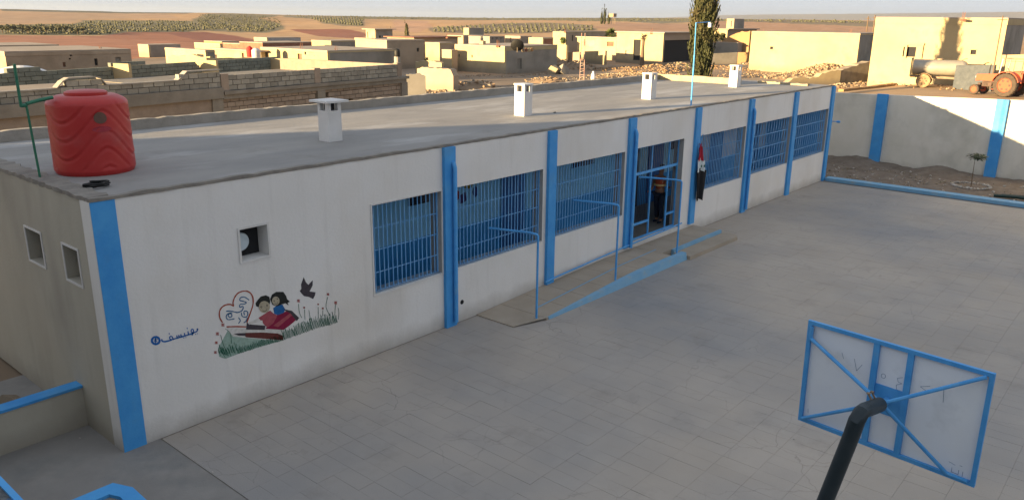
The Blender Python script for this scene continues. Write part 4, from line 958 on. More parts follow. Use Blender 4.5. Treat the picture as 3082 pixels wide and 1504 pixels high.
def zA(s):
    a = fs_(0, 272)[1]
    hi, lo = 4.34, 4.08
    if s < prof[0]: return lo
    if s < prof[1]: return lo+(hi-lo)*(s-prof[0])/(prof[1]-prof[0])
    if s < prof[2]: return hi
    if s < prof[3]: return hi-(hi-lo)*(s-prof[2])/(prof[3]-prof[2])
    if s < prof[4]: return lo
    if s < prof[5]: return lo+(hi-lo)*(s-prof[4])/(prof[5]-prof[4])
    return hi
block_wall(nbA, fpt(-4), fpt(sJ-.02), zRoof+.15, lambda s: zA(s-4), BLOCK)
m = MB(); obl(m, -4, sJ-.02, -.12, .3, zRoof-.20, zRoof+.149); m.build('ring_beam', BEAM, nbA)
m = MB(); obl(m, -4, sJ-.25, .0, .25, zRoof-.62, zRoof-.201); m.build('plaster_band', BLOCKP, nbA)
block_wall(nbA, fpt(-4, .03), fpt(sJ-.45, .03), 1.9, lambda s: zRoof-.60, BLOCKP, budget=160)
m = MB(); obl(m, -4, sJ-.46, .05, .3, -.1, 1.9); obl(m, -4, sJ-.02, .45, .6, zRoof-.6, zRoof-.02); m.build('lower_wall', TAN, nbA)
m = MB(); obl(m, sJ-.45, sJ-.02, -.06, .3, -.1, zRoof-.201); m.build('column', BEAM, nbA)
cope = MB(); N = 60; vs = []
for i in range(N+1):
    s = -4+(sJ+4)*i/N; z = zA(s)+.0; 
    for o_, dz in ((-.03, 0), (.20, 0), (.20, .035), (-.03, .035)): x, y = fpt(s, o_); vs.append((x, y, z+dz-.01))
cope.add(vs, [(4*i+k, 4*i+(k+1) % 4, 4*i+4+(k+1) % 4, 4*i+4+k) for i in range(N) for k in range(4)]); cope.build('coping', PARAP, nbA)
m = MB(); obl(m, -4, sJ, .25, 7.5, zRoof-.1, zRoof); m.build('roof_slab', ROOFV, nbA)
nbB = empty('block_building', (*fpt((sJ+sE)/2), 0), 'unfinished block building with cream block bays between concrete columns behind the school', 'building', 'unfinished block buildings behind the school')
block_wall(nbB, fpt(sJ+.3, 0), fpt(sE-.35, 0), zRoof+.03, lambda s: 4.17, BLOCK)
block_wall(nbB, fpt(sJ+.02, .03), fpt(sE-.1, .03), 1.9, lambda s: zRoof-.25, BLOCKP, bl=.34, budget=300,
           skip=lambda s, z: (4.3-.3 < s < 5.2 and 2.72 < z < 2.98) or (5.6-.1 < s < 5.85 and 2.72 < z < 2.98) or (6.0 < s < 6.3 and 2.72 < z < 2.98) or abs(s-(fs_(965, 280)[0]-sJ)) < .26, core=False)
m = MB(); obl(m, sJ+.02, sE, .22, .40, -.1, zRoof-.2); m.build('wall_core', DARK, nbB)
m = MB(); obl(m, sJ+.02, sE, .05, .40, -.1, 1.9); m.build('lower_wall', TAN, nbB)
m = MB(); obl(m, sJ+.01, sE+.3, -.14, 7.5, zRoof-.09, zRoof+.02); m.build('roof_slab', BEAM, nbB)
m = MB(); obl(m, sJ+.01, sE+.2, -.06, .35, zRoof-.25, zRoof-.091); m.build('ring_beam', BEAM, nbB)
s_ = fs_(965, 280)[0]
for s0 in (s_-.2, sE-.12):
    m = MB(); obl(m, s0, s0+.4, -.05, .35, -.1, zRoof-.251); m.build('column', BEAM, nbB)
for s0 in (sJ+.0, s_-.28, sE-.35):
    m = MB(); obl(m, s0, s0+.30, -.02, .22, zRoof+.021, 4.2); m.build('parapet_pier', BLOCKP, nbB)
m = MB(); obl(m, sE-.2, sE, .23, 7.3, zRoof+.02, 4.15); m.build('end_parapet', BLOCKP, nbB)
m = MB(); obl(m, sE-.15, sE+.02, .41, 7.3, -.1, zRoof-.1); m.build('end_wall', TAN, nbB)
# parapet on the far side of that roof
bA_, bE_ = online(0, 220, (0.6, 20.6), (.949, .316)), online(838, 171, (0.6, 20.6), (.949, .316))
A3, B3 = (bA_.x-1.5, bA_.y-.5), (bE_.x, bE_.y); L3 = math.hypot(B3[0]-A3[0], B3[1]-A3[1])
def s3(px): p = online(px, 200, (0.6, 20.6), (.949, .316)); return math.hypot(p.x-A3[0], p.y-A3[1])
K = [(s3(12), 3.98), (s3(38), 4.14), (s3(126), 4.12), (s3(134), 4.02), (s3(325), 3.92), (s3(343), 4.08), (s3(598), 4.02), (s3(604), 3.6), (s3(626), 3.6), (s3(632), 4.0), (s3(838), 3.96)]
nbC = empty('rooftop_parapet', (A3[0], A3[1], 3.3), 'grey green block parapet along the far side of the block roof', 'parapet')
block_wall(nbC, A3, B3, 3.28, lambda s: lerp_tab(K, s), BLOCKG, bl=.46, bh=.17)
m = MB(); 
for s0, s1, z1 in ((s3(338), s3(348), 4.1), (s3(606), s3(632), 4.02), (s3(815), s3(822), 3.9)):
    d_ = Vector((B3[0]-A3[0], B3[1]-A3[1], 0))/L3; n_ = Vector((-d_.y, d_.x, 0)); P0 = Vector((*A3, 0))+d_*s0
    q = MB(); P1 = P0+d_*.14; q.prism([tuple((P0-n_*.9)[:2]), tuple((P1-n_*.9)[:2]), tuple((P1+n_*.2)[:2]), tuple((P0+n_*.2)[:2])], 3.3, z1); q.build('buttress', CREAM, nbC)
p = az_pt(200, 205, 29.5); m = MB(); m.box(p.x-.9, p.x+.9, p.y-.1, p.y+.1, 3.63, 3.82); m.build('block_row', OCHRE, None, label='short sunlit row of ochre blocks beyond the wavy parapet', cat='block row')

# ------------------------------------------------------------------ village house builder
def uray(px, py=60):
    d = ray(px, py); return d.x, d.y
VN = [0]
def house(label, xl, xc, xr, yt, D=None, yb=None, mt=CREAM, name='village_house', cat='house', holesL=(), holesR=(), cap=.22, over=0, zb=None, depth=None, width=None, mtR=None, band=True, zt=None, roofm=None, extra_h=0):
    if yb is not None: p0 = gpt(xc, yb)[0]; D = math.hypot(p0.x-CAM.x, p0.y-CAM.y)
    C = az_pt(xc, yt, D); Cx, Cy = C.x, C.y; ztop = zt if zt is not None else C.z
    d = uray(xl, yt); Y2 = CAM.y+(Cx-CAM.x)/d[0]*d[1]; dep = depth or max(.5, Y2-Cy)
    if width is None:
        d = uray(xr, yt); X2 = CAM.x+(Cy-CAM.y)/d[1]*d[0] if abs(d[1]) > 1e-4 else Cx+8; wid = max(.5, min(X2-Cx, 22))
    else: wid = width
    if zb is None: zb = min(ground(Cx, Cy), ground(Cx+wid, Cy), ground(Cx, Cy+dep))-.15
    H = ztop-zb; wd = max(.5, wid); rz = 0
    h = empty(name, (Cx, Cy, zb), label, cat)
    def cv(holes, face):
        out = []
        for hh in holes:
            x0, x1, y0, y1 = hh[:4]
            if face == 'L':
                a, b = [CAM.y+(Cx-CAM.x)/uray(q, yt)[0]*uray(q, yt)[1] for q in (x0, x1)]; u0, u1 = sorted(((Cy+dep)-a, (Cy+dep)-b))
                z0, z1 = on((x0+x1)/2, y1, 0, Cx).z-zb, on((x0+x1)/2, y0, 0, Cx).z-zb
            else:
                a, b = [CAM.x+(Cy-CAM.y)/uray(q, yt)[1]*uray(q, yt)[0] for q in (x0, x1)]; u0, u1 = sorted((a-Cx, b-Cx))
                z0, z1 = on((x0+x1)/2, y1, 1, Cy).z-zb, on((x0+x1)/2, y0, 1, Cy).z-zb
            out.append((max(u0, .02), u1, max(z0, .05), min(z1, H-.1)))
        return out
    hL, hR = cv(holesL, 'L'), cv(holesR, 'R')
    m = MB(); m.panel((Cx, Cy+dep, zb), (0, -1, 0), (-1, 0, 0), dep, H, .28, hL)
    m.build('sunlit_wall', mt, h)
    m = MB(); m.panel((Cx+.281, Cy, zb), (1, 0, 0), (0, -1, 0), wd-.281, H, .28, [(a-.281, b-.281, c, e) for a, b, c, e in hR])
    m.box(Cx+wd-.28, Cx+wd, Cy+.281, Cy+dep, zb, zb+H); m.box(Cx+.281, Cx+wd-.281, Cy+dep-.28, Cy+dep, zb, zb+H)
    m.build('shaded_wall', mtR or mt, h)  # a second, darker plaster here puts the side's shade into the colour
    o = over; m = MB()
    m.box(Cx-o-.02, Cx+wd+o, Cy-o-.02, Cy+dep+o, ztop+.001, ztop+.10+(.05 if o else 0)); m.build('roof', roofm or ROOFV, h)
    if cap and band:
        m = MB(); m.box(Cx-.035, Cx-.001, Cy-.03, Cy+dep, ztop-cap, ztop-.001); m.box(Cx+.001, Cx+wd, Cy-.035, Cy-.001, ztop-cap, ztop-.001); m.build('cornice', mt, h)
    for (a, b, c, e), hh in zip(hL, holesL):
        kind = hh[4] if len(hh) > 4 else 'window'; mm = {'window': DARK, 'door': RUST, 'shutter': GREYP}[kind]
        MB().box(Cx+.16, Cx+.2, Cy+dep-b-.02, Cy+dep-a+.02, zb+c-.02, zb+e+.02).build(kind if kind != 'shutter' else 'window', mm, h)
        if kind != 'door' and (b-a) > .35:
            MB().box(Cx-.02, Cx-.001, Cy+dep-b-.06, Cy+dep-a+.06, zb+c-.08, zb+c).build('window_sill', mt, h); MB().box(Cx-.02, Cx-.001, Cy+dep-b-.06, Cy+dep-a+.06, zb+e, zb+e+.06).build('lintel', mt, h)
    for (a, b, c, e), hh in zip(hR, holesR):
        kind = hh[4] if len(hh) > 4 else 'window'; mm = {'window': DARK, 'door': RUST, 'shutter': GREYP}[kind]
        MB().box(Cx+a-.02, Cx+b+.02, Cy+.16, Cy+.2, zb+c-.02, zb+e+.02).build(kind if kind != 'shutter' else 'window', mm, h)
    return h, Cx, Cy, wd, dep, zb, ztop
def vwall(label, pts, D1, D2, mt, thick=.3, name='garden_wall', cat='wall', rough=.0, n=14, base=None):
    """wall whose top runs through the listed (px, py) points, from distance D1 to D2"""
    m = MB(); vs = []; x0, x1 = pts[0][0], pts[-1][0]
    A, Bp = az_pt(x0, pts[0][1], D1), az_pt(x1, pts[-1][1], D2); d = (Bp-A); d.z = 0; d.normalize(); nn = Vector((-d.y, d.x, 0))
    if nn.dot(A-CAM) < 0: nn = -nn
    for i in range(n+1):
        px = x0+(x1-x0)*i/n; py = lerp_tab(pts, px); P = online(px, py, A, d); z = P.z+rng.uniform(-rough, rough); P2 = P+nn*thick; zb = (ground(P.x, P.y)-.15) if base is None else base
        vs += [(P.x, P.y, zb), (P.x, P.y, z), (P2.x, P2.y, z), (P2.x, P2.y, zb)]
    m.add(vs, [(4*i+k, 4*i+4+k, 4*i+5+k, 4*i+1+k) for i in range(n) for k in range(3)]+[(0, 1, 2, 3), (4*n, 4*n+3, 4*n+2, 4*n+1)])
    return m.build(name, mt, None, label=label, cat=cat)
def pile(label, px, py, rx, ry, h, n, s, mt, D=None, name='rubble', mound=True):
    c = gpt(px, py)[0] if D is None else az_pt(px, py, D); gz = c.z+.05; m = MB(); mts = mt if isinstance(mt, list) else [mt]
    if mound:
        N, K2 = 18, 6; vs = []
        for i in range(K2+1):
            for k in range(N):
                a = 2*math.pi*k/N; t = i/K2; rr = 1+.25*noise.noise(Vector((math.cos(a)*1.5, math.sin(a)*1.5, c.x))); vs.append((c.x+rx*t*rr*math.cos(a), c.y+ry*t*rr*math.sin(a), gz-.12+(h*.8+.1)*(1-t)**.8*(1+.3*noise.noise(Vector((k, i*2.0, c.y))))))
        m.add(vs, [(i*N+k, i*N+(k+1) % N, (i+1)*N+(k+1) % N, (i+1)*N+k) for i in range(K2) for k in range(N)], 0)
    for i in range(n):
        a, t = rng.uniform(0, 6.283), math.sqrt(rng.random()); x, y = c.x+rx*t*math.cos(a)*1.1, c.y+ry*t*math.sin(a)*1.1
        z = gz-.05+h*max(0, 1-t)**.8*(1 if mound else .2)
        m.chunk((x, y, z+rng.uniform(0, s*.5)), s*rng.uniform(.35, 1.1), (1, rng.uniform(.6, 1), rng.uniform(.35, .75)), m=rng.randrange(len(mts)))
    return m.build(name, mts, None, kind='stuff', label=label, weld=False)

h = house
h('long grey house with pale roof edge at the far left', -60, -30, 178, 141, 88, mt=GREYP, depth=8)
h('long low brown house with dark arched openings behind the wavy parapets', 5, 14, 394, 160, 66, mt=TAN, depth=9, holesR=[(184, 193, 188, 202, 'door'), (281, 291, 177, 198), (209, 216, 164, 170), (205, 211, 175, 180), (345, 362, 172, 190, 'shutter')])
# pale shallow vaulted roof
def vault():
    A = az_pt(-40, 198, 50); Bq = az_pt(156, 198, 50); o = empty('vaulted_shed', A, 'low shed with pale shallow vaulted roof at the left edge', 'shed'); m = MB(); n = 16; vs = []
    d = Bq-A; d.z = 0; L_ = d.length; d.normalize(); nn = Vector((-d.y, d.x, 0))
    for i in range(n+1):
        t = i/n; z = 2.75+.42*math.sin(math.pi*min(1, t*1.0))**.8
        P = A+d*L_*t
        for q in (0, 5): Pq = P+nn*q; vs += [(Pq.x, Pq.y, z), (Pq.x, Pq.y, 2.70)]
    m.add(vs, [(4*i, 4*i+4, 4*i+6, 4*i+2) for i in range(n)]+[(4*i, 4*i+1, 4*i+5, 4*i+4) for i in range(n)]+[(4*i+2, 4*i+3, 4*i+7, 4*i+6) for i in range(n)]); m.build('roof', CHIM, o)
    m = MB(); P, Q_ = A+d*.2, A+d*(L_-.4); m.prism([P[:2], Q_[:2], (Q_+nn*4.8)[:2], (P+nn*4.8)[:2]], -.2, 2.69); m.build('wall', GREYP, o)
vault()
h('small shed with one sunlit end and long side toned grey for shade on the red field', 415, 446, 543, 137, yb=173.5, mt=CREAM, mtR=GREYP, cap=0)
h('low sunlit cream outhouse with gable toned dark for shade right of the shed', 497, 618, 646, 154, 98, mt=CREAM, mtR=GREYP, cap=.15, holesL=[(592, 612, 164, 172)])
h('long sunlit wall house with flat grey slab roof left of the red tank', 652, 785, 792, 157, 88, mt=CREAM, over=.35, cap=0, holesL=[(727, 734, 160, 178, 'door')])
h('far cream house with a grey pier above the low walls', 585, 662, 668, 134, 140, mt=CREAM, cap=.1)
h('far pinkish mud house beside the cream house with grey pier', 664, 668, 718, 127, 150, mt=OCHRE, mtR=OCHRE, cap=.1, depth=6)
h('maroon sheet-walled shed behind the two roof tanks', 720, 724, 800, 134, 128, mt=RUST, mtR=RUST, cap=0, depth=5)
vwall('sunlit broken garden wall in front of the outhouses', [(505, 168), (560, 170), (575, 164), (600, 172), (632, 171)], 84, 78, CREAM, rough=.05)
vwall('low cream yard wall behind the grey green parapet', [(640, 176), (760, 174), (835, 176)], 70, 74, CREAM, rough=.03)
# two roof tanks
o = empty('roof_tank', az_pt(754, 158, 86.5), 'narrow red water tank on the slab roof of a cream house', 'water tank'); p = az_pt(752, 161, 86.0)
MB().lathe((p.x, p.y, 2.05), [(.30, 0), (.33, .1), (.33, .85), (.2, 1.0), (.1, 1.05)], 16).build('body', mat('bright_red_tank', (.55, .035, .03)), o, smooth=True); MB().lathe((p.x, p.y, 2.05), [(.1, 1.051), (.1, 1.1)], 10).build('lid', BLACK, o)
p = az_pt(771, 161, 85.0); o = empty('roof_tank', p, 'squat pale grey water tank beside the narrow red one', 'water tank')
MB().lathe((p.x, p.y, 2.0), [(.40, 0), (.44, .12), (.44, .75), (.28, .92), (.15, .96)], 16).build('body', mat('grey_tank', (.42, .42, .44), (.5, .5, .5), 3, .5), o, smooth=True); MB().lathe((p.x, p.y, 2.0), [(.15, .961), (.15, 1.0)], 10).build('lid', GREYP, o)
h('long cream house with sunlit west wall and long south wall greyed for shade', 785, 985, 1186, 156, 80, mt=CREAM, mtR=GREYP, cap=.12, holesL=[(895, 908, 162, 178, 'door'), (916, 945, 156, 166, 'shutter')])
h('far house with grey blue sheet parapet on the skyline of roofs', 764, 803, 905, 115.5, 150, mt=CREAM, mtR=mat('grey_sheet', (.22, .23, .25), (.28, .29, .3), 2, .7), cap=0)
h('dark maroon shed roofs below the grey sheet parapet', 784, 790, 938, 131, 122, mt=RUST, mtR=RUST, cap=0, depth=6)
h('far cream house left of the two level tower house', 937, 996, 1098, 125, 132, mt=CREAM, mtR=GREYP, cap=.1)
h('lower wing of the pale two level tower house', 1067, 1130, 1192, 118, 148, mt=CREAM, mtR=GREYP, cap=.1)
h('pale upper room of the two level tower house with overhanging roof', 1101, 1129, 1181, 90, 150, mt=CREAM, mtR=GREYP, cap=0, over=.5, zb=2.2, name='tower_room', cat='house', holesL=[(1105, 1111, 96, 114, 'shutter')], holesR=[(1140, 1146, 108, 116)])
h('brown house with one small window right of the tower house', 1158, 1164, 1277, 124, 100, mt=TAN, mtR=TAN, cap=.1, depth=6, holesR=[(1254, 1261, 145, 156)])
h('dark brown house with thick dark flat roof behind the bright cream box', 1240, 1246, 1378, 115, 122, mt=TAN, mtR=TAN, cap=0, depth=6, over=.4, roofm=RUST)
h('small brightly sunlit cream box house left of the big corner house', 1280, 1323, 1370, 131, yb=184, mt=CREAM, mtR=TAN, cap=.2)
h('crumbling stub of a stone house with one sunlit face', 1330, 1359, 1377, 153, yb=217, mt=CREAM, mtR=TAN, cap=0, name='ruined_house', cat='ruin')
vwall('low sunlit rubble wall below the bright cream box', [(1250, 186), (1290, 183), (1329, 190)], 86, 82, CREAM, rough=.08)
vwall('brown weathered mud wall stub by the track', [(1255, 207), (1268, 203), (1340, 207), (1358, 210), (1364, 230)], 72, 70, TAN, .9, rough=.05)
vwall('grey cement wall stub next to the block building corner', [(1222, 225), (1262, 222), (1281, 232)], 60, 60, GREYP, .6, rough=.03)
# black round-topped tank by the brown house
p = az_pt(1195.5, 171, 78.0); o = empty('black_tank', p, 'black upright round-topped barrel against the brown house wall', 'barrel'); zt = p.z
MB().lathe((p.x, p.y, zt), [(.27, 0), (.29, .05), (.28, .5), (.22, .66), (.1, .74)], 14).build('body', BLACK, o, smooth=True); MB().lathe((p.x, p.y, -.1), [(.3, 0), (.3, zt+.099)], 12).build('plinth', GREYP, o)
# the big corner house in the middle
H_, Cx, Cy, wd, dep, zb, zt = h('big cream corner house with sunlit west face and south face greyed for shade', 1369, 1519, 1677, 142, yb=223, mt=CREAM, mtR=GREYP, cap=.42, holesL=[(1380, 1383.5, 163, 172), (1419, 1422.5, 166, 174)], holesR=[(1557, 1571, 177, 208, 'shutter')])
m = MB(); m.box(Cx+2, Cx+2.5, Cy+5.2, Cy+5.8, zt+.101, zt+.5); m.build('roof_box', CREAM, None, label='small plastered box on the roof of the big corner house', cat='roof box')
p = az_pt(1557, 137, 76); o = empty('satellite_dish', p, 'dark satellite dish on the roof of the big corner house', 'satellite dish')
z_ = zt+.10
m = MB(); m.tube([(p.x, p.y, z_), (p.x, p.y, z_+.45)], .03, 6); m.build('mast', IRON, o)
m = MB(); prof_ = [(.02, 0), (.25, .02), (.45, .08), (.6, .16), (.62, .16), (.46, .06), (.25, .0), (.02, -.02)]; m.lathe((0, 0, 0), prof_, 18)
dm = m.build('dish', BLACK, None, smooth=True); dm.data.transform(Matrix.Translation((p.x, p.y, z_+.55)) @ Matrix.Rotation(R(40), 4, 'Z') @ Matrix.Rotation(R(60), 4, 'Y')); link(dm, o)
for k, px in enumerate((1575, 1583, 1592, 1601)):
    q = az_pt(px, 137, 77+k*.4); MB().lathe((q.x, q.y, z_), [(.12, 0), (.17, .05), (.16, .3), (.08, .36)], 10).build('oil_can', [IRON, RUST, CREAM, OCHRE][k], None, smooth=True, label=['small dark can on the corner house roof nearest the dish', 'rusty can on the corner house roof, second from the dish', 'cream jar on the corner house roof, third from the dish', 'ochre jar on the corner house roof, farthest from the dish'][k], cat='can')
h('far house with south wall greyed for shade behind the big corner house', 1346, 1394, 1473, 109, 150, mt=CREAM, mtR=GREYP, cap=.1)
h('little rooftop room on the far house behind the corner house', 1395, 1411, 1456, 86, 158, mt=CREAM, mtR=GREYP, cap=0, zb=2.5, name='rooftop_room', cat='room')
h('far purplish house with three small pale windows', 1470, 1474, 1519, 112, 140, mt=GREYP, mtR=GREYP, cap=.1, depth=5, holesR=[(1481, 1485, 112.5, 118, 'shutter'), (1493, 1497, 112.5, 118, 'shutter'), (1505, 1509, 112.5, 118, 'shutter')])
h('far pinkish plastered house right of the three window house', 1520, 1566, 1600, 111, 145, mt=TAN, mtR=GREYP, cap=.1, holesL=[(1536, 1538, 113, 128, 'door')])
h('low yellow house with dark sheet gate', 1591, 1634, 1665, 116, 128, mt=CREAM, mtR=RUST, cap=.1)
h('tall yellow house with long side toned brown for shade behind the low cream wall', 1664, 1703, 1829, 97.5, 135, mt=CREAM, mtR=TAN, cap=.1, holesR=[(1722, 1726, 106, 124)])
vwall('low cream boundary wall in front of the tall yellow house', [(1606, 135), (1705, 136)], 120, 112, CREAM)
h('cream house with brown shuttered window left of the palm', 1738, 1856, 1862, 116, 128, mt=CREAM, mtR=TAN, cap=.12, over=.2, holesL=[(1828, 1848, 126, 140, 'door'), (1758, 1790, 119, 141, 'shutter')])
vwall('sunlit low wall with small dark openings before the palm house', [(1757, 155), (1822, 153)], 118, 114, CREAM)
vwall('short pale wall stub right of the dark heap', [(1680, 160), (1745, 157)], 114, 112, TAN)
H2_ = h('ruined cream house with a gaping round hole and open dark garage', 1857, 1998, 2100, 101, yb=197, mt=CREAM, mtR=TAN, cap=.0, over=.25, holesL=[(1885, 1896, 152, 168, 'shutter'), (1909, 1930, 120, 182)], holesR=[(2002, 2085, 121, 186)])
# withered palm trunk
p = on(1932, 201, 2, 0); o = empty('withered_palm', p, 'withered grey palm trunk with stubby top before the ruined house', 'palm'); zt_ = az_pt(1934, 102, math.hypot(p.x-CAM.x, p.y-CAM.y)).z
m = MB(); m.tube([(p.x, p.y, -.1), (p.x, p.y, .4), (p.x, p.y+.02, zt_*.55), (p.x, p.y-.05, zt_-.7)], [.5, .30, .19, .17], 10); m.build('trunk', BARK, o, smooth=True)
m = MB()
for i in range(46):
    a = rng.uniform(0, 6.28); z = zt_-.7+rng.uniform(-.1, .6); r_ = rng.uniform(.25, .6); m.bar((p.x, p.y-.05, z-.1), (p.x+r_*math.cos(a), p.y-.05+r_*math.sin(a), z+rng.uniform(-.2, .3)), .09, .05)
m.build('crown', BARK, o)
# green palm clump behind
p = az_pt(1838, 116, 136); o = empty('palm_tree', (p.x, p.y, ground(p.x, p.y)), 'bushy green palm standing between the two cream houses', 'palm')
m = MB(); m.tube([(p.x, p.y, ground(p.x, p.y)-.1), (p.x, p.y, 4.0)], [.3, .22], 8); m.build('trunk', BARK, o)
m = MB()
for i in range(520):
    a, el = rng.uniform(0, 6.28), rng.uniform(-.7, 1.45); r0, r1 = rng.uniform(.1, .7), rng.uniform(.8, 1.35); dz = Vector((math.cos(a)*math.cos(el), math.sin(a)*math.cos(el), math.sin(el))); c = Vector((p.x, p.y, 3.7)); P0, P1 = c+dz*r0, c+dz*r1-Vector((0, 0, .15)); sd = Vector((-dz.y, dz.x, .3)).normalized()*.07
    m.add([P0, P0.lerp(P1, .5)+sd, P1, P0.lerp(P1, .5)-sd], [(0, 1, 2, 3)])
m.build('crown', PALM, o, recalc=False)
h('yellow house right of the cypress with long side toned brown for shade and dark eave', 2140, 2190, 2278, 90, 135, mt=CREAM, mtR=TAN, cap=0, over=.35)
h('small rooftop room with pale west face right of the cypress', 2188, 2210, 2241, 59, 139, mt=CREAM, mtR=GREYP, cap=0, zb=4.3, name='rooftop_room', cat='room', holesL=[(2201, 2208, 63, 82, 'shutter')])
vwall('rounded ochre mud ruin right of the cypress', [(2144, 140), (2160, 128), (2185, 116), (2210, 103), (2228, 96), (2258, 95)], 131, 128, OCHRE, 1.5, name='mud_ruin', cat='ruin', rough=.12)
h('low grey hut with black doorway under the mud ruin', 2216, 2221, 2262, 131, D=127, mt=GREYP, mtR=GREYP, cap=0, depth=4, name='hut', cat='hut', holesR=[(2235, 2256, 139, 160)])
vwall('plain grey plaster wall between the hut and the long yellow house', [(2260, 119), (2290, 119), (2300, 128)], 142, 138, GREYP)
vwall('dark brown retaining wall of the raised yard', [(2139, 162), (2180, 160), (2220, 158)], 123, 125, GREYP)
vwall('ochre sunlit retaining wall of the raised yard', [(2221, 158), (2264, 158)], 125, 125, OCHRE)
H3_ = h('long sunlit yellow house with gable greyed for shade in front of the plain', 2262, 2589, 2650, 103, D=104, mt=CREAM, mtR=GREYP, cap=.12, holesL=[(2322, 2331, 141, 149)], width=9)
XB = 76.5
bp0, bp1 = on(2634, 58, 0, XB), on(3034, 58, 0, XB)
D_ = math.hypot(bp1.x-CAM.x, bp1.y-CAM.y)
H4_ = h('tall yellow house with a niche and small window behind the tractor', 2636, 3034, 3090, 58, D_, mt=CREAM, mtR=GREYP, cap=.5, width=9, holesL=[(2938, 2955, 151, 165), (2732, 2771, 142, 172)])
bx, by, bz = H4_[1], H4_[2]+H4_[4], H4_[6]
q = MB(); yy0, yy1 = on(2768, 150, 0, XB).y, on(2735, 150, 0, XB).y
zz0, zz1 = on(2750, 176, 0, XB).z, on(2750, 136, 0, XB).z
for a in ((yy0-.35, yy1+.35, zz1, zz1+.2), (yy0-.3, yy0-.12, zz0, zz1), (yy1+.12, yy1+.3, zz0, zz1)): q.box(XB-.16, XB-.036, *a)
q.build('niche_frame', CREAM, H4_[0])
pile('spilled plaster and broken stones against the tall yellow house', 2655, 232, 3.4, 3.0, 1.5, 260, .28, [CREAM, STONE])
vwall('pale low wall at the right edge behind the tractor', [(3016, 166), (3140, 164)], 78.5, 77.5, CREAM)
vwall('block wall behind the tractor with shade put into its dark colour', [(2878, 197), (2996, 196)], 78, 77, mat('shade_dark_block', (.06, .07, .08), (.09, .10, .11), 3, .95))  # dark base colour stands in for shade on this wall
EARTH = mat('heap_earth', (0.20, 0.135, 0.085), (0.27, 0.19, 0.12), 1.5, 1.0, 0.8, 6)
for i, (a, b, c, e, hh, nn_, ss, mm) in enumerate([
        (1900, 214, 3.2, 5.5, .5, 260, .22, [STONE, OCHRE]), (1975, 212, 4, 4, .7, 320, .24, [STONE, OCHRE]), (2040, 205, 5, 4, .7, 300, .25, [STONE, CREAM]), (1880, 232, 3, 4, .35, 200, .2, [STONE, STONED]), (1990, 232, 3.5, 6, .4, 300, .2, [STONE, OCHRE]),
        (2170, 208, 3, 5, .4, 160, .22, [STONE, OCHRE]), (2330, 196, 4, 5, .8, 260, .3, [STONE, CREAM]), (2430, 192, 5, 6, 1.1, 380, .3, [STONE, OCHRE]), (2530, 196, 4, 5, 1.5, 340, .3, [STONE, OCHRE]),
        (2420, 238, 3, 4, .9, 280, .26, [CREAM, STONE]), (2490, 228, 3, 4, 1.5, 300, .30, [CREAM, STONE]), (2605, 240, 2.6, 3.4, 2.0, 320, .22, [STONED]), (2580, 262, 2.6, 3, .4, 160, .2, [STONE, STONED]), (2680, 254, 2.4, 4, .45, 240, .2, [STONE, OCHRE]),
        (1710, 205, 3, 4, 1.1, 120, .3, [STONED]), (1435, 268, 2.4, 3.4, .75, 60, .3, [STONED]), (1660, 250, 2.0, 3.0, .65, 70, .25, [STONED]), (1450, 228, 6, .8, .12, 90, .14, [STONE]), (1600, 226, 6, 1.0, .12, 90, .16, [STONE, STONED]), (1300, 276, 3, 2, .25, 70, .25, [STONED, STONE]),
        (2900, 258, 6, 7, .06, 200, .14, [STONE, OCHRE]), (2250, 225, 5, 6, .1, 120, .18, [STONE, OCHRE]), (2340, 230, 4, 5, .2, 150, .2, [STONE, CREAM]), (1790, 240, 4, 4, .15, 120, .18, [STONED, STONE])]):
    pile('heap of broken stone and earth among the village houses', a, b, c, e, hh, int(nn_*1.1), ss*.55, [EARTH]+mm, mound=hh > .3)
vwall('broken sunlit rubble wall behind the last chimney', [(2300, 262), (2370, 248), (2400, 232), (2450, 236), (2490, 216), (2532, 212)], gpt(2300, 268)[1], gpt(2532, 262)[1], CREAM, .7, rough=.12, n=24)
vwall('dark sloping end of the collapsed rubble wall', [(2533, 212), (2570, 200), (2615, 186), (2645, 200), (2684, 232)], gpt(2533, 261)[1], gpt(2684, 250)[1], STONED, .9, rough=.08, n=20)
vwall('low mud kerb running towards the tank trailer', [(2540, 268), (2620, 262), (2700, 250), (2760, 243)], gpt(2540, 276)[1], gpt(2760, 250)[1], OCHRE, .5, rough=.03)
# two concrete cubes
for px, lab in ((1668, 'left pale concrete cube by the track corner'), (1694, 'right grey concrete cube by the track corner')):
    p = on(px, 222, 2, 0); MB().chunk((p.x, p.y, .3), .62, (1, 1, .9)).build('concrete_cube', CREAM if px < 1680 else GREYP, None, label=lab, cat='concrete block')
# small white marker
p = on(1785, 238, 2, 0); m = MB(); m.lathe((p.x, p.y, -.05), [(.24, 0), (.25, .3), (.2, .55), (.12, .68), (.13, .78), (.05, .86)], 10); m.build('white_marker', CHIM, None, smooth=True, label='small white rounded marker standing on the village ground', cat='marker')
# red and white lattice mast
p = on(1751, 249, 2, 0); o = empty('lattice_mast', p, 'thin rusty lattice mast with white bands behind the school roof', 'mast'); zt_ = az_pt(1751, 100, math.hypot(p.x-CAM.x, p.y-CAM.y)).z; MR = mat('mast_rust', (.30, .10, .06), (.45, .38, .33), 1.2, .8)
for dx in (-.22, .22):
    m = MB(); m.tube([(p.x+dx*.3, p.y-dx, -.1), (p.x+dx*.2, p.y-dx*.75, zt_)], .035, 6); m.build('leg', MR, o)
for k in range(14): z = .2+k*.28; MB().tube([(p.x-.06, p.y+.2, z), (p.x+.06, p.y-.2, z+(.14 if k % 2 else 0))], .022, 5).build('lattice_bar', MR, o)
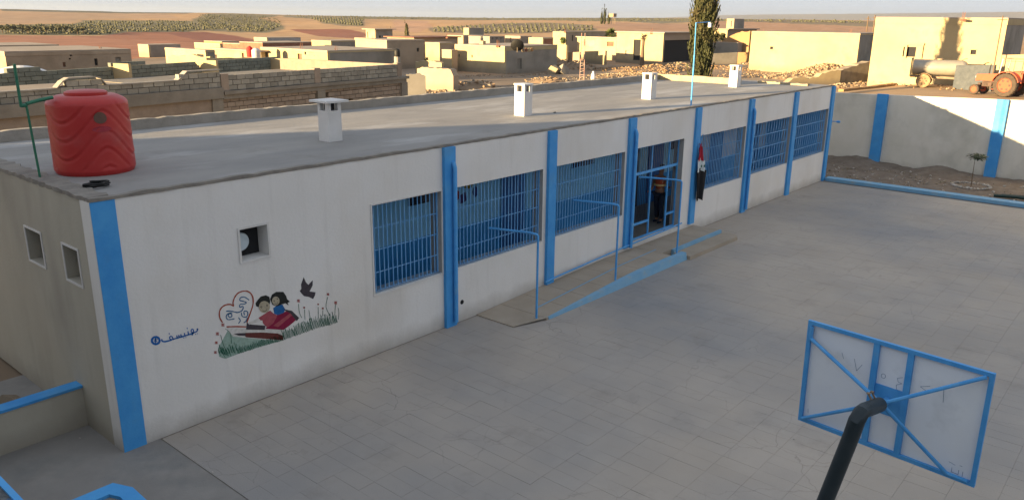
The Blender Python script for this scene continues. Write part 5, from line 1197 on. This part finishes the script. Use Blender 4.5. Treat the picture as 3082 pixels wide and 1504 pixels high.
# poles behind the long yellow house
for k, (px, yt_, yb_) in enumerate(((2614, 50, 92), (2634, 46, 60), (3019, 48, 150))):
    a = az_pt(px, yt_, 118 if k < 2 else 77); zb_ = ground(a.x, a.y) if k < 2 else 1.0
    m = MB(); m.tube([(a.x, a.y, zb_-.1), (a.x, a.y, a.z)], .07 if k < 2 else .045, 6); m.tube([(a.x, a.y-.35, a.z-.3), (a.x, a.y+.35, a.z-.3)], .03, 5)
    m.build('utility_pole', BARK, None, label=['dark utility pole left of the tall yellow house', 'shorter dark pole beside the corner of the tall yellow house', 'thin pole against the right end of the tall yellow house'][k], cat='pole')
# ------------------------------------------------------------------ trees
def foliage_column(label, px, yb, top, rad, n, D=None, name='cypress_tree', twin=False, leaf=.16):
    p = on(px, yb, 2, 0) if D is None else az_pt(px, yb, D); zb_ = ground(p.x, p.y) if D else 0
    o = empty(name, (p.x, p.y, zb_), label, 'cypress'); m = MB(); m.tube([(p.x, p.y, zb_-.1), (p.x, p.y, zb_+top*.5), (p.x, p.y, zb_+top*.9)], [rad*.22, rad*.14, .03], 8); m.build('trunk', BARK, o)
    def prof(t): return (0.80+.30*math.sin(min(1, t*2.2)*1.4)) * (1-max(0, t-.55)/.45)**.75 if t < 1 else 0
    m = MB(); N, K2 = 20, 30; vs = []
    for i in range(K2+1):
        t = i/K2
        for k in range(N):
            a = 2*math.pi*k/N; r_ = rad*prof(t)*(.74+.22*noise.noise(Vector((math.cos(a)*2, math.sin(a)*2, t*9+px)))); vs.append((p.x+r_*math.cos(a), p.y+r_*math.sin(a), zb_+.35+(top-.35)*t))
    m.add(vs, [(i*N+k, i*N+(k+1) % N, (i+1)*N+(k+1) % N, (i+1)*N+k) for i in range(K2) for k in range(N)])
    if twin:
        for i in range(420):
            t = rng.random(); a = rng.uniform(0, 6.28); r_ = .34*rad*(1-t)**.6*math.sqrt(rng.random())
            c = Vector((p.x-.30*rad+r_*math.cos(a), p.y+.80*rad+r_*math.sin(a), zb_+top*.36+top*.27*t)); sd = Vector((rng.uniform(-1, 1), rng.uniform(-1, 1), rng.uniform(-.2, .2)))*leaf*.5; up = Vector((rng.uniform(-.3, .3), rng.uniform(-.3, .3), 1))*leaf*1.6
            m.add([c-up, c+sd, c+up, c-sd], [(0, 1, 2, 3)])
    for i in range(n):
        t = rng.random(); a = rng.uniform(0, 6.283); cl = noise.noise(Vector((math.cos(a)*1.6, math.sin(a)*1.6, t*12+px*.1))); r_ = rad*prof(t)*(.80+.28*cl+rng.uniform(-.10, .12))
        c = Vector((p.x+r_*math.cos(a), p.y+r_*math.sin(a), zb_+.3+(top-.3)*t)); out_ = Vector((math.cos(a), math.sin(a), 0)); tg = Vector((-math.sin(a), math.cos(a), 0))
        up = (Vector((0, 0, 1))+out_*rng.uniform(-.1, .5)+tg*rng.uniform(-.4, .4)).normalized()*leaf*rng.uniform(.7, 1.7); sd = (tg*rng.uniform(.4, 1)+out_*rng.uniform(-.7, .7))*leaf*.45
        m.add([c-up*.5, c+sd, c+up, c-sd], [(0, 1, 2, 3)])
    for i in range(n//60):
        t = rng.uniform(.02, .95); a = rng.uniform(0, 6.28); r_ = rad*prof(t)*1.02; c0 = Vector((p.x+r_*math.cos(a), p.y+r_*math.sin(a), zb_+.3+(top-.3)*t))
        for j in range(9):
            c = c0+Vector((math.cos(a)*.025*j, math.sin(a)*.025*j, leaf*.7*j)); sd = Vector((rng.uniform(-1, 1), rng.uniform(-1, 1), 0))*leaf*.45
            m.add([c-Vector((0, 0, leaf*.6)), c+sd, c+Vector((0, 0, leaf)), c-sd], [(0, 1, 2, 3)])
    m.build('crown', CYP, o, recalc=False); return o
cyp = foliage_column('tall dark cypress tree rising behind the school roof', 2103, 272, 12.0, .76, 16000, D=59, twin=True, leaf=.13)
for px, yb, hgt, D, lab in ((1176, 88, 3.6, 165, 'small dark cypress behind the tower house'), (1224.5, 112, 5.2, 135, 'thin dark cypress right of the tower house'), (2018, 94, 3.0, 150, 'short dark cypress above the ruined house'), (2061, 97, 2.2, 150, 'squat dark bush above the garage roof'),
                            (1811, 57, 7, 600, 'tiny cypress on the horizon, leftmost of three'), (1820, 57, 10, 600, 'tiny tall cypress on the horizon, middle of three'), (1833, 57, 6, 600, 'tiny cypress on the horizon, rightmost of three')):
    foliage_column(lab, px, yb, hgt if D > 500 else hgt+0.0, .28*hgt/3 if D < 500 else .9, 260, D=D, leaf=.2 if D < 500 else .8)
p = az_pt(1844, 50, 600); zg = ground(p.x, p.y); o = empty('water_tower', (p.x, p.y, zg), 'tiny dark water tower on the horizon line', 'water tower')
for dx, dy in ((-1, -1), (1, -1), (1, 1), (-1, 1)):
    m = MB(); m.tube([(p.x+dx*1.4, p.y+dy*1.4, zg-1), (p.x+dx*1.2, p.y+dy*1.2, p.z-.5)], .22, 5); m.build('leg', IRON, o)
MB().box(p.x-2, p.x+2, p.y-2, p.y+2, p.z-.499, p.z+2).build('tank', IRON, o)
def grove(label, poly_, n, s, mt=OLIVE, name='olive_grove', rows=None):
    m = MB(); xs = [p[0] for p in poly_]; ys = [p[1] for p in poly_]; k = 0; tries = 0
    while k < n and tries < n*12:
        tries += 1; px, py = rng.uniform(min(xs), max(xs)), rng.uniform(min(ys), max(ys))
        if rows: px = round(px/rows)*rows+rng.uniform(-.8, .8)+(py-min(ys))*.25
        if not inpoly(px, py, poly_): continue
        P, D = gpt(px, py)
        if D > 1200: continue
        k += 1; q = s*rng.uniform(.6, 1.25)
        for j in range(2): m.rock(P+Vector((rng.uniform(-.4, .4)*q, rng.uniform(-.4, .4)*q, q*.55)), q*rng.uniform(.55, .8), (1, 1, .8))
    return m.build(name, mt, None, kind='stuff', label=label, weld=False, recalc=False)
grove('near olive grove on the left hill slope', [(0, 80), (120, 76), (240, 74), (260, 66), (480, 63), (620, 66), (640, 90), (560, 96), (380, 97), (320, 105), (0, 105)], 1000, 0.62, rows=8)
grove('scrub and olive rows on the middle hill', [(600, 44), (760, 43), (840, 56), (850, 84), (780, 98), (640, 92), (590, 70)], 800, 0.62)
grove('dark olive plantation below the skyline', [(850, 46), (1000, 50), (1095, 52), (1090, 79), (980, 72), (930, 56)], 520, 0.8, rows=8)
grove('thin tree line along the middle skyline', [(1000, 49), (1300, 53), (1500, 55.5), (1900, 56), (2080, 57), (2080, 66), (1900, 66), (1600, 62), (1100, 59)], 900, 0.75)
grove('scattered orchard rows beyond the corner house', [(1300, 86), (1480, 74), (1640, 70), (1780, 78), (1790, 92), (1600, 100), (1440, 102), (1300, 98)], 520, 0.72, rows=14)
grove('dark scrub strip on the right plain', [(2130, 60), (2400, 61), (2600, 65), (2600, 72), (2400, 68), (2130, 64)], 200, 1.0)
ORD = 'one two three four five six seven eight nine ten eleven twelve thirteen fourteen'.split()
for k, px in enumerate((8, 26, 45, 68, 85, 104, 121, 140, 158, 178, 200, 216, 234, 252)):
    P, D = gpt(px, 102+rng.uniform(-2, 3)); o = empty('olive_tree', P, 'round olive tree number %s from the left edge in the front row' % ORD[k], 'olive tree', 'olive trees at the front of the left grove'); hh = rng.uniform(1.9, 2.9)
    m = MB(); m.tube([P-Vector((0, 0, .1)), P+Vector((0, 0, hh*.5))], [.14, .10], 6); m.build('trunk', BARK, o)
    m = MB()
    for j in range(150):
        dv = Vector((rng.gauss(0, 1), rng.gauss(0, 1), rng.gauss(0, 1))).normalized()*rng.uniform(.5, 1)*hh*.36; c = P+Vector((0, 0, hh*.68))+Vector((dv.x, dv.y, dv.z*.85)); a1 = Vector((rng.uniform(-1, 1), rng.uniform(-1, 1), rng.uniform(-1, 1)))*.24; a2 = Vector((rng.uniform(-1, 1), rng.uniform(-1, 1), rng.uniform(-1, 1)))*.2
        m.add([c-a1, c+a2, c+a1, c-a2], [(0, 1, 2, 3)])
    m.rock(P+Vector((0, 0, hh*.68)), hh*.30, (1, 1, .85)); m.build('crown', OLIVE, o, recalc=False)
def bush(px, py, r_, lab, D=None, mt=OLIVE):
    P = on(px, py, 2, 0) if D is None else az_pt(px, py, D); o = empty('bush', P, lab, 'bush'); m = MB(); m.tube([(P.x, P.y, P.z-.1), (P.x, P.y, P.z+r_)], .04, 5); m.build('stem', BARK, o); m = MB()
    for j in range(260):
        dv = Vector((rng.gauss(0, 1), rng.gauss(0, 1), rng.gauss(0, 1))).normalized()*rng.uniform(.3, 1)*r_; c = P+Vector((0, 0, r_))+dv; a1, a2 = [Vector((rng.uniform(-1, 1), rng.uniform(-1, 1), rng.uniform(-1, 1)))*.13 for _ in (0, 1)]
        m.add([c-a1, c+a2, c+a1, c-a2], [(0, 1, 2, 3)])
    m.build('foliage', mt, o, recalc=False)
bush(1281, 190, .38, 'round green bush before the bright cream box house'); bush(1695, 133, .5, 'yellow green bush by the tall yellow house', D=118, mt=PALM); bush(2152, 128, .7, 'dark bush leaning against the cypress', D=113, mt=CYP); bush(2172, 124, .55, 'brown bush right of the cypress', D=115, mt=CYP)

# ------------------------------------------------------------------ tractor
tc = gpt(3037, 291)[0]; TR = empty('tractor', tc, 'old orange farm tractor with open cab frame standing on the dirt', 'tractor')
Mt = Matrix.Translation(tc) @ Matrix.Rotation(R(72), 4, 'Z') @ Matrix.Scale(1.1, 4)
def loc(m, name, mt, smooth=False, Mx=Mt, par=TR, **kw):
    m.v = [tuple(Mx @ Vector(v)) for v in m.v]; return m.build(name, mt, par, smooth=smooth, **kw)
def wheel(cx, cy, r_, w, rim, mt_t, mt_r, Mx=Mt, par=TR, lugs=20):
    m = MB(); m.lathe((cx, cy, r_), [(r_*.60, -w*.42), (r_*.80, -w*.5), (r_*.95, -w*.46), (r_, -w*.3), (r_, w*.3), (r_*.95, w*.46), (r_*.80, w*.5), (r_*.60, w*.42), (r_*.60, -w*.42)], 32, axis='y', caps=False)
    for k in range(lugs):
        a = 2*math.pi*k/lugs; c = Vector((cx+(r_+.005)*math.cos(a), cy, r_+(r_+.005)*math.sin(a))); t = Vector((-math.sin(a), 0, math.cos(a)))
        for sg in (-1, 1): m.bar(c+Vector((0, sg*w*.02, 0)), c+Vector((0, sg*w*.44, 0))+t*.06, .05, .04, up=(math.cos(a), 0, math.sin(a)))
    ty = loc(m, 'wheel', mt_t, True, Mx, par)
    q = MB(); q.lathe((cx, cy, r_), [(r_*.05, -w*.30), (r_*.56, -w*.30), (r_*.62, -w*.44), (r_*.62, w*.44), (r_*.56, w*.30), (r_*.05, w*.30)], 28, axis='y')
    rm = loc(q, 'rim', mt_r, True, Mx, None); link(rm, ty)
    q = MB()
    for k in range(6):
        a = 2*math.pi*k/6
        for sg in (-1, 1): q.lathe((cx+r_*.40*math.cos(a), cy+sg*w*.31, r_+r_*.40*math.sin(a)), [(r_*.10, -.01), (r_*.10, .01)], 8, axis='y')
    if r_ > .5: hb = loc(q, 'rim_holes', ENGINE, False, Mx, None); link(hb, ty)
    return ty
wheel(0, .72, .80, .42, 0, TYRE, ORANGE); wheel(0, -.72, .80, .42, 0, TYRE, ORANGE)
wheel(2.15, .62, .36, .20, 0, TYRE, ORANGE, lugs=0); wheel(2.15, -.62, .36, .20, 0, TYRE, ORANGE, lugs=0)
m = MB(); m.bar((.0, -.55, .80), (.0, .55, .80), .28, .30); m.bar((-.3, 0, .8), (1.0, 0, .78), .42, .46); m.bar((.9, 0, .78), (1.9, 0, .80), .40, .42); m.bar((2.15, -.52, .38), (2.15, .52, .38), .12, .10); m.bar((2.15, 0, .4), (2.15, 0, .8), .2, .2, up=(1, 0, 0))
m.tube([(1.1, .24, .85), (1.75, .26, .85)], .07, 8); m.box(1.15, 1.45, .2, .34, .62, .84); m.box(1.5, 1.75, .2, .3, .66, .9); loc(m, 'engine', ENGINE)
m = MB(); P = [(.75, .98), (.75, 1.42), (.95, 1.50), (2.30, 1.40), (2.34, 1.34), (2.34, .92), (2.1, .98)]
vs = [(x, y, z) for y in (-.27, .27) for x, z in P]; n = len(P); m.add(vs, [tuple(range(n))[::-1], tuple(range(n, 2*n))]+[(i, (i+1) % n, n+(i+1) % n, n+i) for i in range(n)]); loc(m, 'hood', ORANGE)
m = MB(); m.box(2.342, 2.36, -.2, .2, .98, 1.28); loc(m, 'grille', ENGINE)
for sy in (-1, 1):
    m = MB(); m.lathe((2.36, sy*.21, 1.2), [(.07, 0), (.07, .03), (.03, .05)], 12, axis='x'); loc(m, 'headlight', CHIM)
m = MB(); m.box(.62, .78, -.3, .3, .95, 1.62); loc(m, 'dashboard', ORANGE)
for sy in (-1, 1):
    m = MB(); vs = []; N = 12
    for i in range(N+1):
        a = R(15)+R(150)*i/N
        for y in (sy*.46, sy*.93):
            for rr in (.88, .93): vs.append((rr*math.cos(a), y, .80+rr*math.sin(a)*1.0))
    m.add(vs, [(4*i+a_, 4*i+b_, 4*i+4+b_, 4*i+4+a_) for i in range(N) for a_, b_ in ((0, 1), (1, 3), (3, 2), (2, 0))]+[(0, 1, 3, 2), (4*N, 4*N+1, 4*N+3, 4*N+2)]); m.box(-.85, .1, min(sy*.4, sy*.44), max(sy*.4, sy*.44), .95, 1.68); loc(m, 'fender', ORANGE)
m = MB(); m.box(-.35, .10, -.24, .24, 1.15, 1.27); m.box(-.42, -.32, -.24, .24, 1.2, 1.65); loc(m, 'seat', BLACK)
m = MB(); m.tube([(.65, 0, 1.5), (.38, 0, 1.72)], .02, 6); m.tube([(.38+.05*math.cos(t), .19*math.sin(t), 1.72+.18*math.cos(t)) for t in [2*math.pi*i/18 for i in range(19)]], .015, 6); loc(m, 'steering_wheel', BLACK)
for sy in (-1, 1):
    for P0, P1 in (((.72, sy*.50, 1.2), (.55, sy*.55, 2.55)), ((-.78, sy*.55, 1.55), (-.82, sy*.55, 2.55)), ((-.25, sy*.55, 1.65), (-.28, sy*.55, 2.53))):
        m = MB(); m.tube([P0, P1], .028, 6); loc(m, 'cab_post', CHIM if P0[0] > 0 else IRON)
m = MB(); m.tube([(.55, .55, 2.55), (-.82, .55, 2.55), (-.82, -.55, 2.55), (.55, -.55, 2.55), (.55, .55, 2.55)], .03, 6); m.tube([(-.82, .55, 2.4), (.5, .55, 2.4)], .02, 6); loc(m, 'cab_roof_frame', IRON)
m = MB(); m.tube([(1.55, .12, 1.45), (1.55, .12, 1.75), (1.53, .12, 2.15)], [.045, .045, .03], 8); loc(m, 'exhaust', BLACK)
m = MB(); m.bar((.75, .42, .5), (.75, .42, 1.15), .10, .05); m.bar((1.0, .42, .45), (.3, .42, .45), .3, .03); loc(m, 'footstep', ORANGE)
# ------------------------------------------------------------------ tank trailer
tr0 = gpt(2778, 262)[0]; TT = empty('tank_trailer', tr0, 'dull grey water tank trailer on one muddy axle by the yellow house', 'trailer'); M2 = Matrix.Translation(tr0) @ Matrix.Rotation(R(-80), 4, 'Z')   # +x towards the tractor
def ltank(m, name, mt, sm=False): return loc(m, name, mt, sm, M2, TT)
m = MB(); n = 28; xs_ = [-1.05, -1.0, -.98, 2.75, 2.8, 3.0, 3.12, 3.16]; rr_ = [.2, .95, 1, 1, .97, .85, .55, .15]; vs = []
for x, q in zip(xs_, rr_):
    for k in range(n): a = 2*math.pi*k/n; vs.append((x, .78*q*math.cos(a)+.05, 1.68+.66*q*math.sin(a)))
m.add(vs, [(i*n+k, i*n+(k+1) % n, (i+1)*n+(k+1) % n, (i+1)*n+k) for i in range(len(xs_)-1) for k in range(n)]+[tuple(range(n))[::-1], tuple((len(xs_)-1)*n+k for k in range(n))]); ltank(m, 'tank', ALU, True)
m = MB(); m.bar((-1.1, .45, .92), (4.1, .2, .80), .12, .16); m.bar((-1.1, -.45, .92), (4.1, -.2, .80), .12, .16); m.bar((-.0, -.8, .62), (.0, .8, .62), .12, .12); m.bar((3.2, -.35, .8), (3.2, .35, .8), .1, .14); m.bar((4.1, -.2, .80), (4.5, 0, .62), .1, .1); ltank(m, 'chassis', IRON)
m = MB(); m.bar((-1.12, .6, .9), (-1.12, .6, 2.45), .09, .09); m.bar((-1.12, -.6, .9), (-1.12, -.6, 2.45), .09, .09); m.bar((-1.12, -.6, 2.4), (-1.12, .6, 2.4), .09, .09); m.bar((-1.12, .72, .7), (-1.12, .72, 2.3), .05, .05); ltank(m, 'ladder', CREAM)
m = MB(); m.lathe((1.0, .05, 2.32), [(.25, 0), (.25, .10), (.2, .14)], 16); m.tube([(2.6, .05, 2.3), (2.8, .05, 2.45), (3.05, .05, 2.5)], .04, 6); ltank(m, 'hatch', IRON)
wheel(0, -.85, .58, .42, 0, MUDTYRE, MUDTYRE, M2, TT, 0); wheel(0, .85, .58, .42, 0, MUDTYRE, MUDTYRE, M2, TT, 0)
for sy in (-1, 1):
    m = MB(); vs = []
    for i in range(9):
        a = R(20)+R(140)*i/8
        for y in (sy*.62, sy*1.1): vs += [(.66*math.cos(a), y, .58+.62*math.sin(a)), (.70*math.cos(a), y, .58+.66*math.sin(a))]
    m.add(vs, [(4*i+a_, 4*i+b_, 4*i+4+b_, 4*i+4+a_) for i in range(8) for a_, b_ in ((0, 1), (1, 3), (3, 2), (2, 0))]); ltank(m, 'mudguard', MUDTYRE)
m = MB(); m.bar((4.0, 0, .05), (4.0, 0, .78), .08, .08, up=(1, 0, 0)); ltank(m, 'prop_stand', OCHRE)

# ------------------------------------------------------------------ air
hz = MB().box(-13000, 13000, -13000, 13000, -27, 96)
hm = bpy.data.materials.new('air_haze'); hm.use_nodes = True; t_ = hm.node_tree; t_.nodes.clear()
v_ = t_.nodes.new('ShaderNodeVolumePrincipled'); v_.inputs['Color'].default_value = (.46, .53, .64, 1); v_.inputs['Density'].default_value = HAZE; v_.inputs['Anisotropy'].default_value = .2
o_ = t_.nodes.new('ShaderNodeOutputMaterial'); t_.links.new(v_.outputs[0], o_.inputs['Volume'])
hz.build('haze', hm, None, kind='stuff', label='thin pale evening haze over the plain')

# starter bars sticking out of unfinished roofs
k = 0
for px, py, D, lab in ((300, 158, 70, 'rusty starter bar on the long low brown house'), (905, 150, 86, 'rusty starter bar on the long cream house, left one'), (1010, 158, 81, 'rusty starter bar on the long cream house, right one'), (1120, 118, 146, 'starter bar on the tower house lower roof'),
                       (1345, 114, 120, 'starter bar on the thick dark flat roof'), (1498, 140, 76, 'starter bar on the corner house roof near its sunlit edge'), (1700, 97, 134, 'starter bar on the tall yellow house roof'), (1960, 101, 100, 'starter bar on the ruined house roof'), (2300, 103, 117, 'starter bar on the long yellow house, left end'), (2560, 103, 112, 'starter bar on the long yellow house, right end'), (2900, 60, 81.5, 'starter bar on the tall yellow house behind the tractor')):
    p = az_pt(px, py, D); m = MB()
    for j in range(3): m.tube([(p.x+j*.12, p.y+(j % 2)*.15, p.z-.15), (p.x+j*.12+rng.uniform(-.1, .1), p.y+(j % 2)*.15, p.z+rng.uniform(.35, .7))], .022, 5)
    m.bar((p.x-.15, p.y-.1, p.z-.02), (p.x+.4, p.y+.2, p.z-.02), .3, .16)
    m.build('starter_bars', RUST, None, label=lab, cat='rebar')
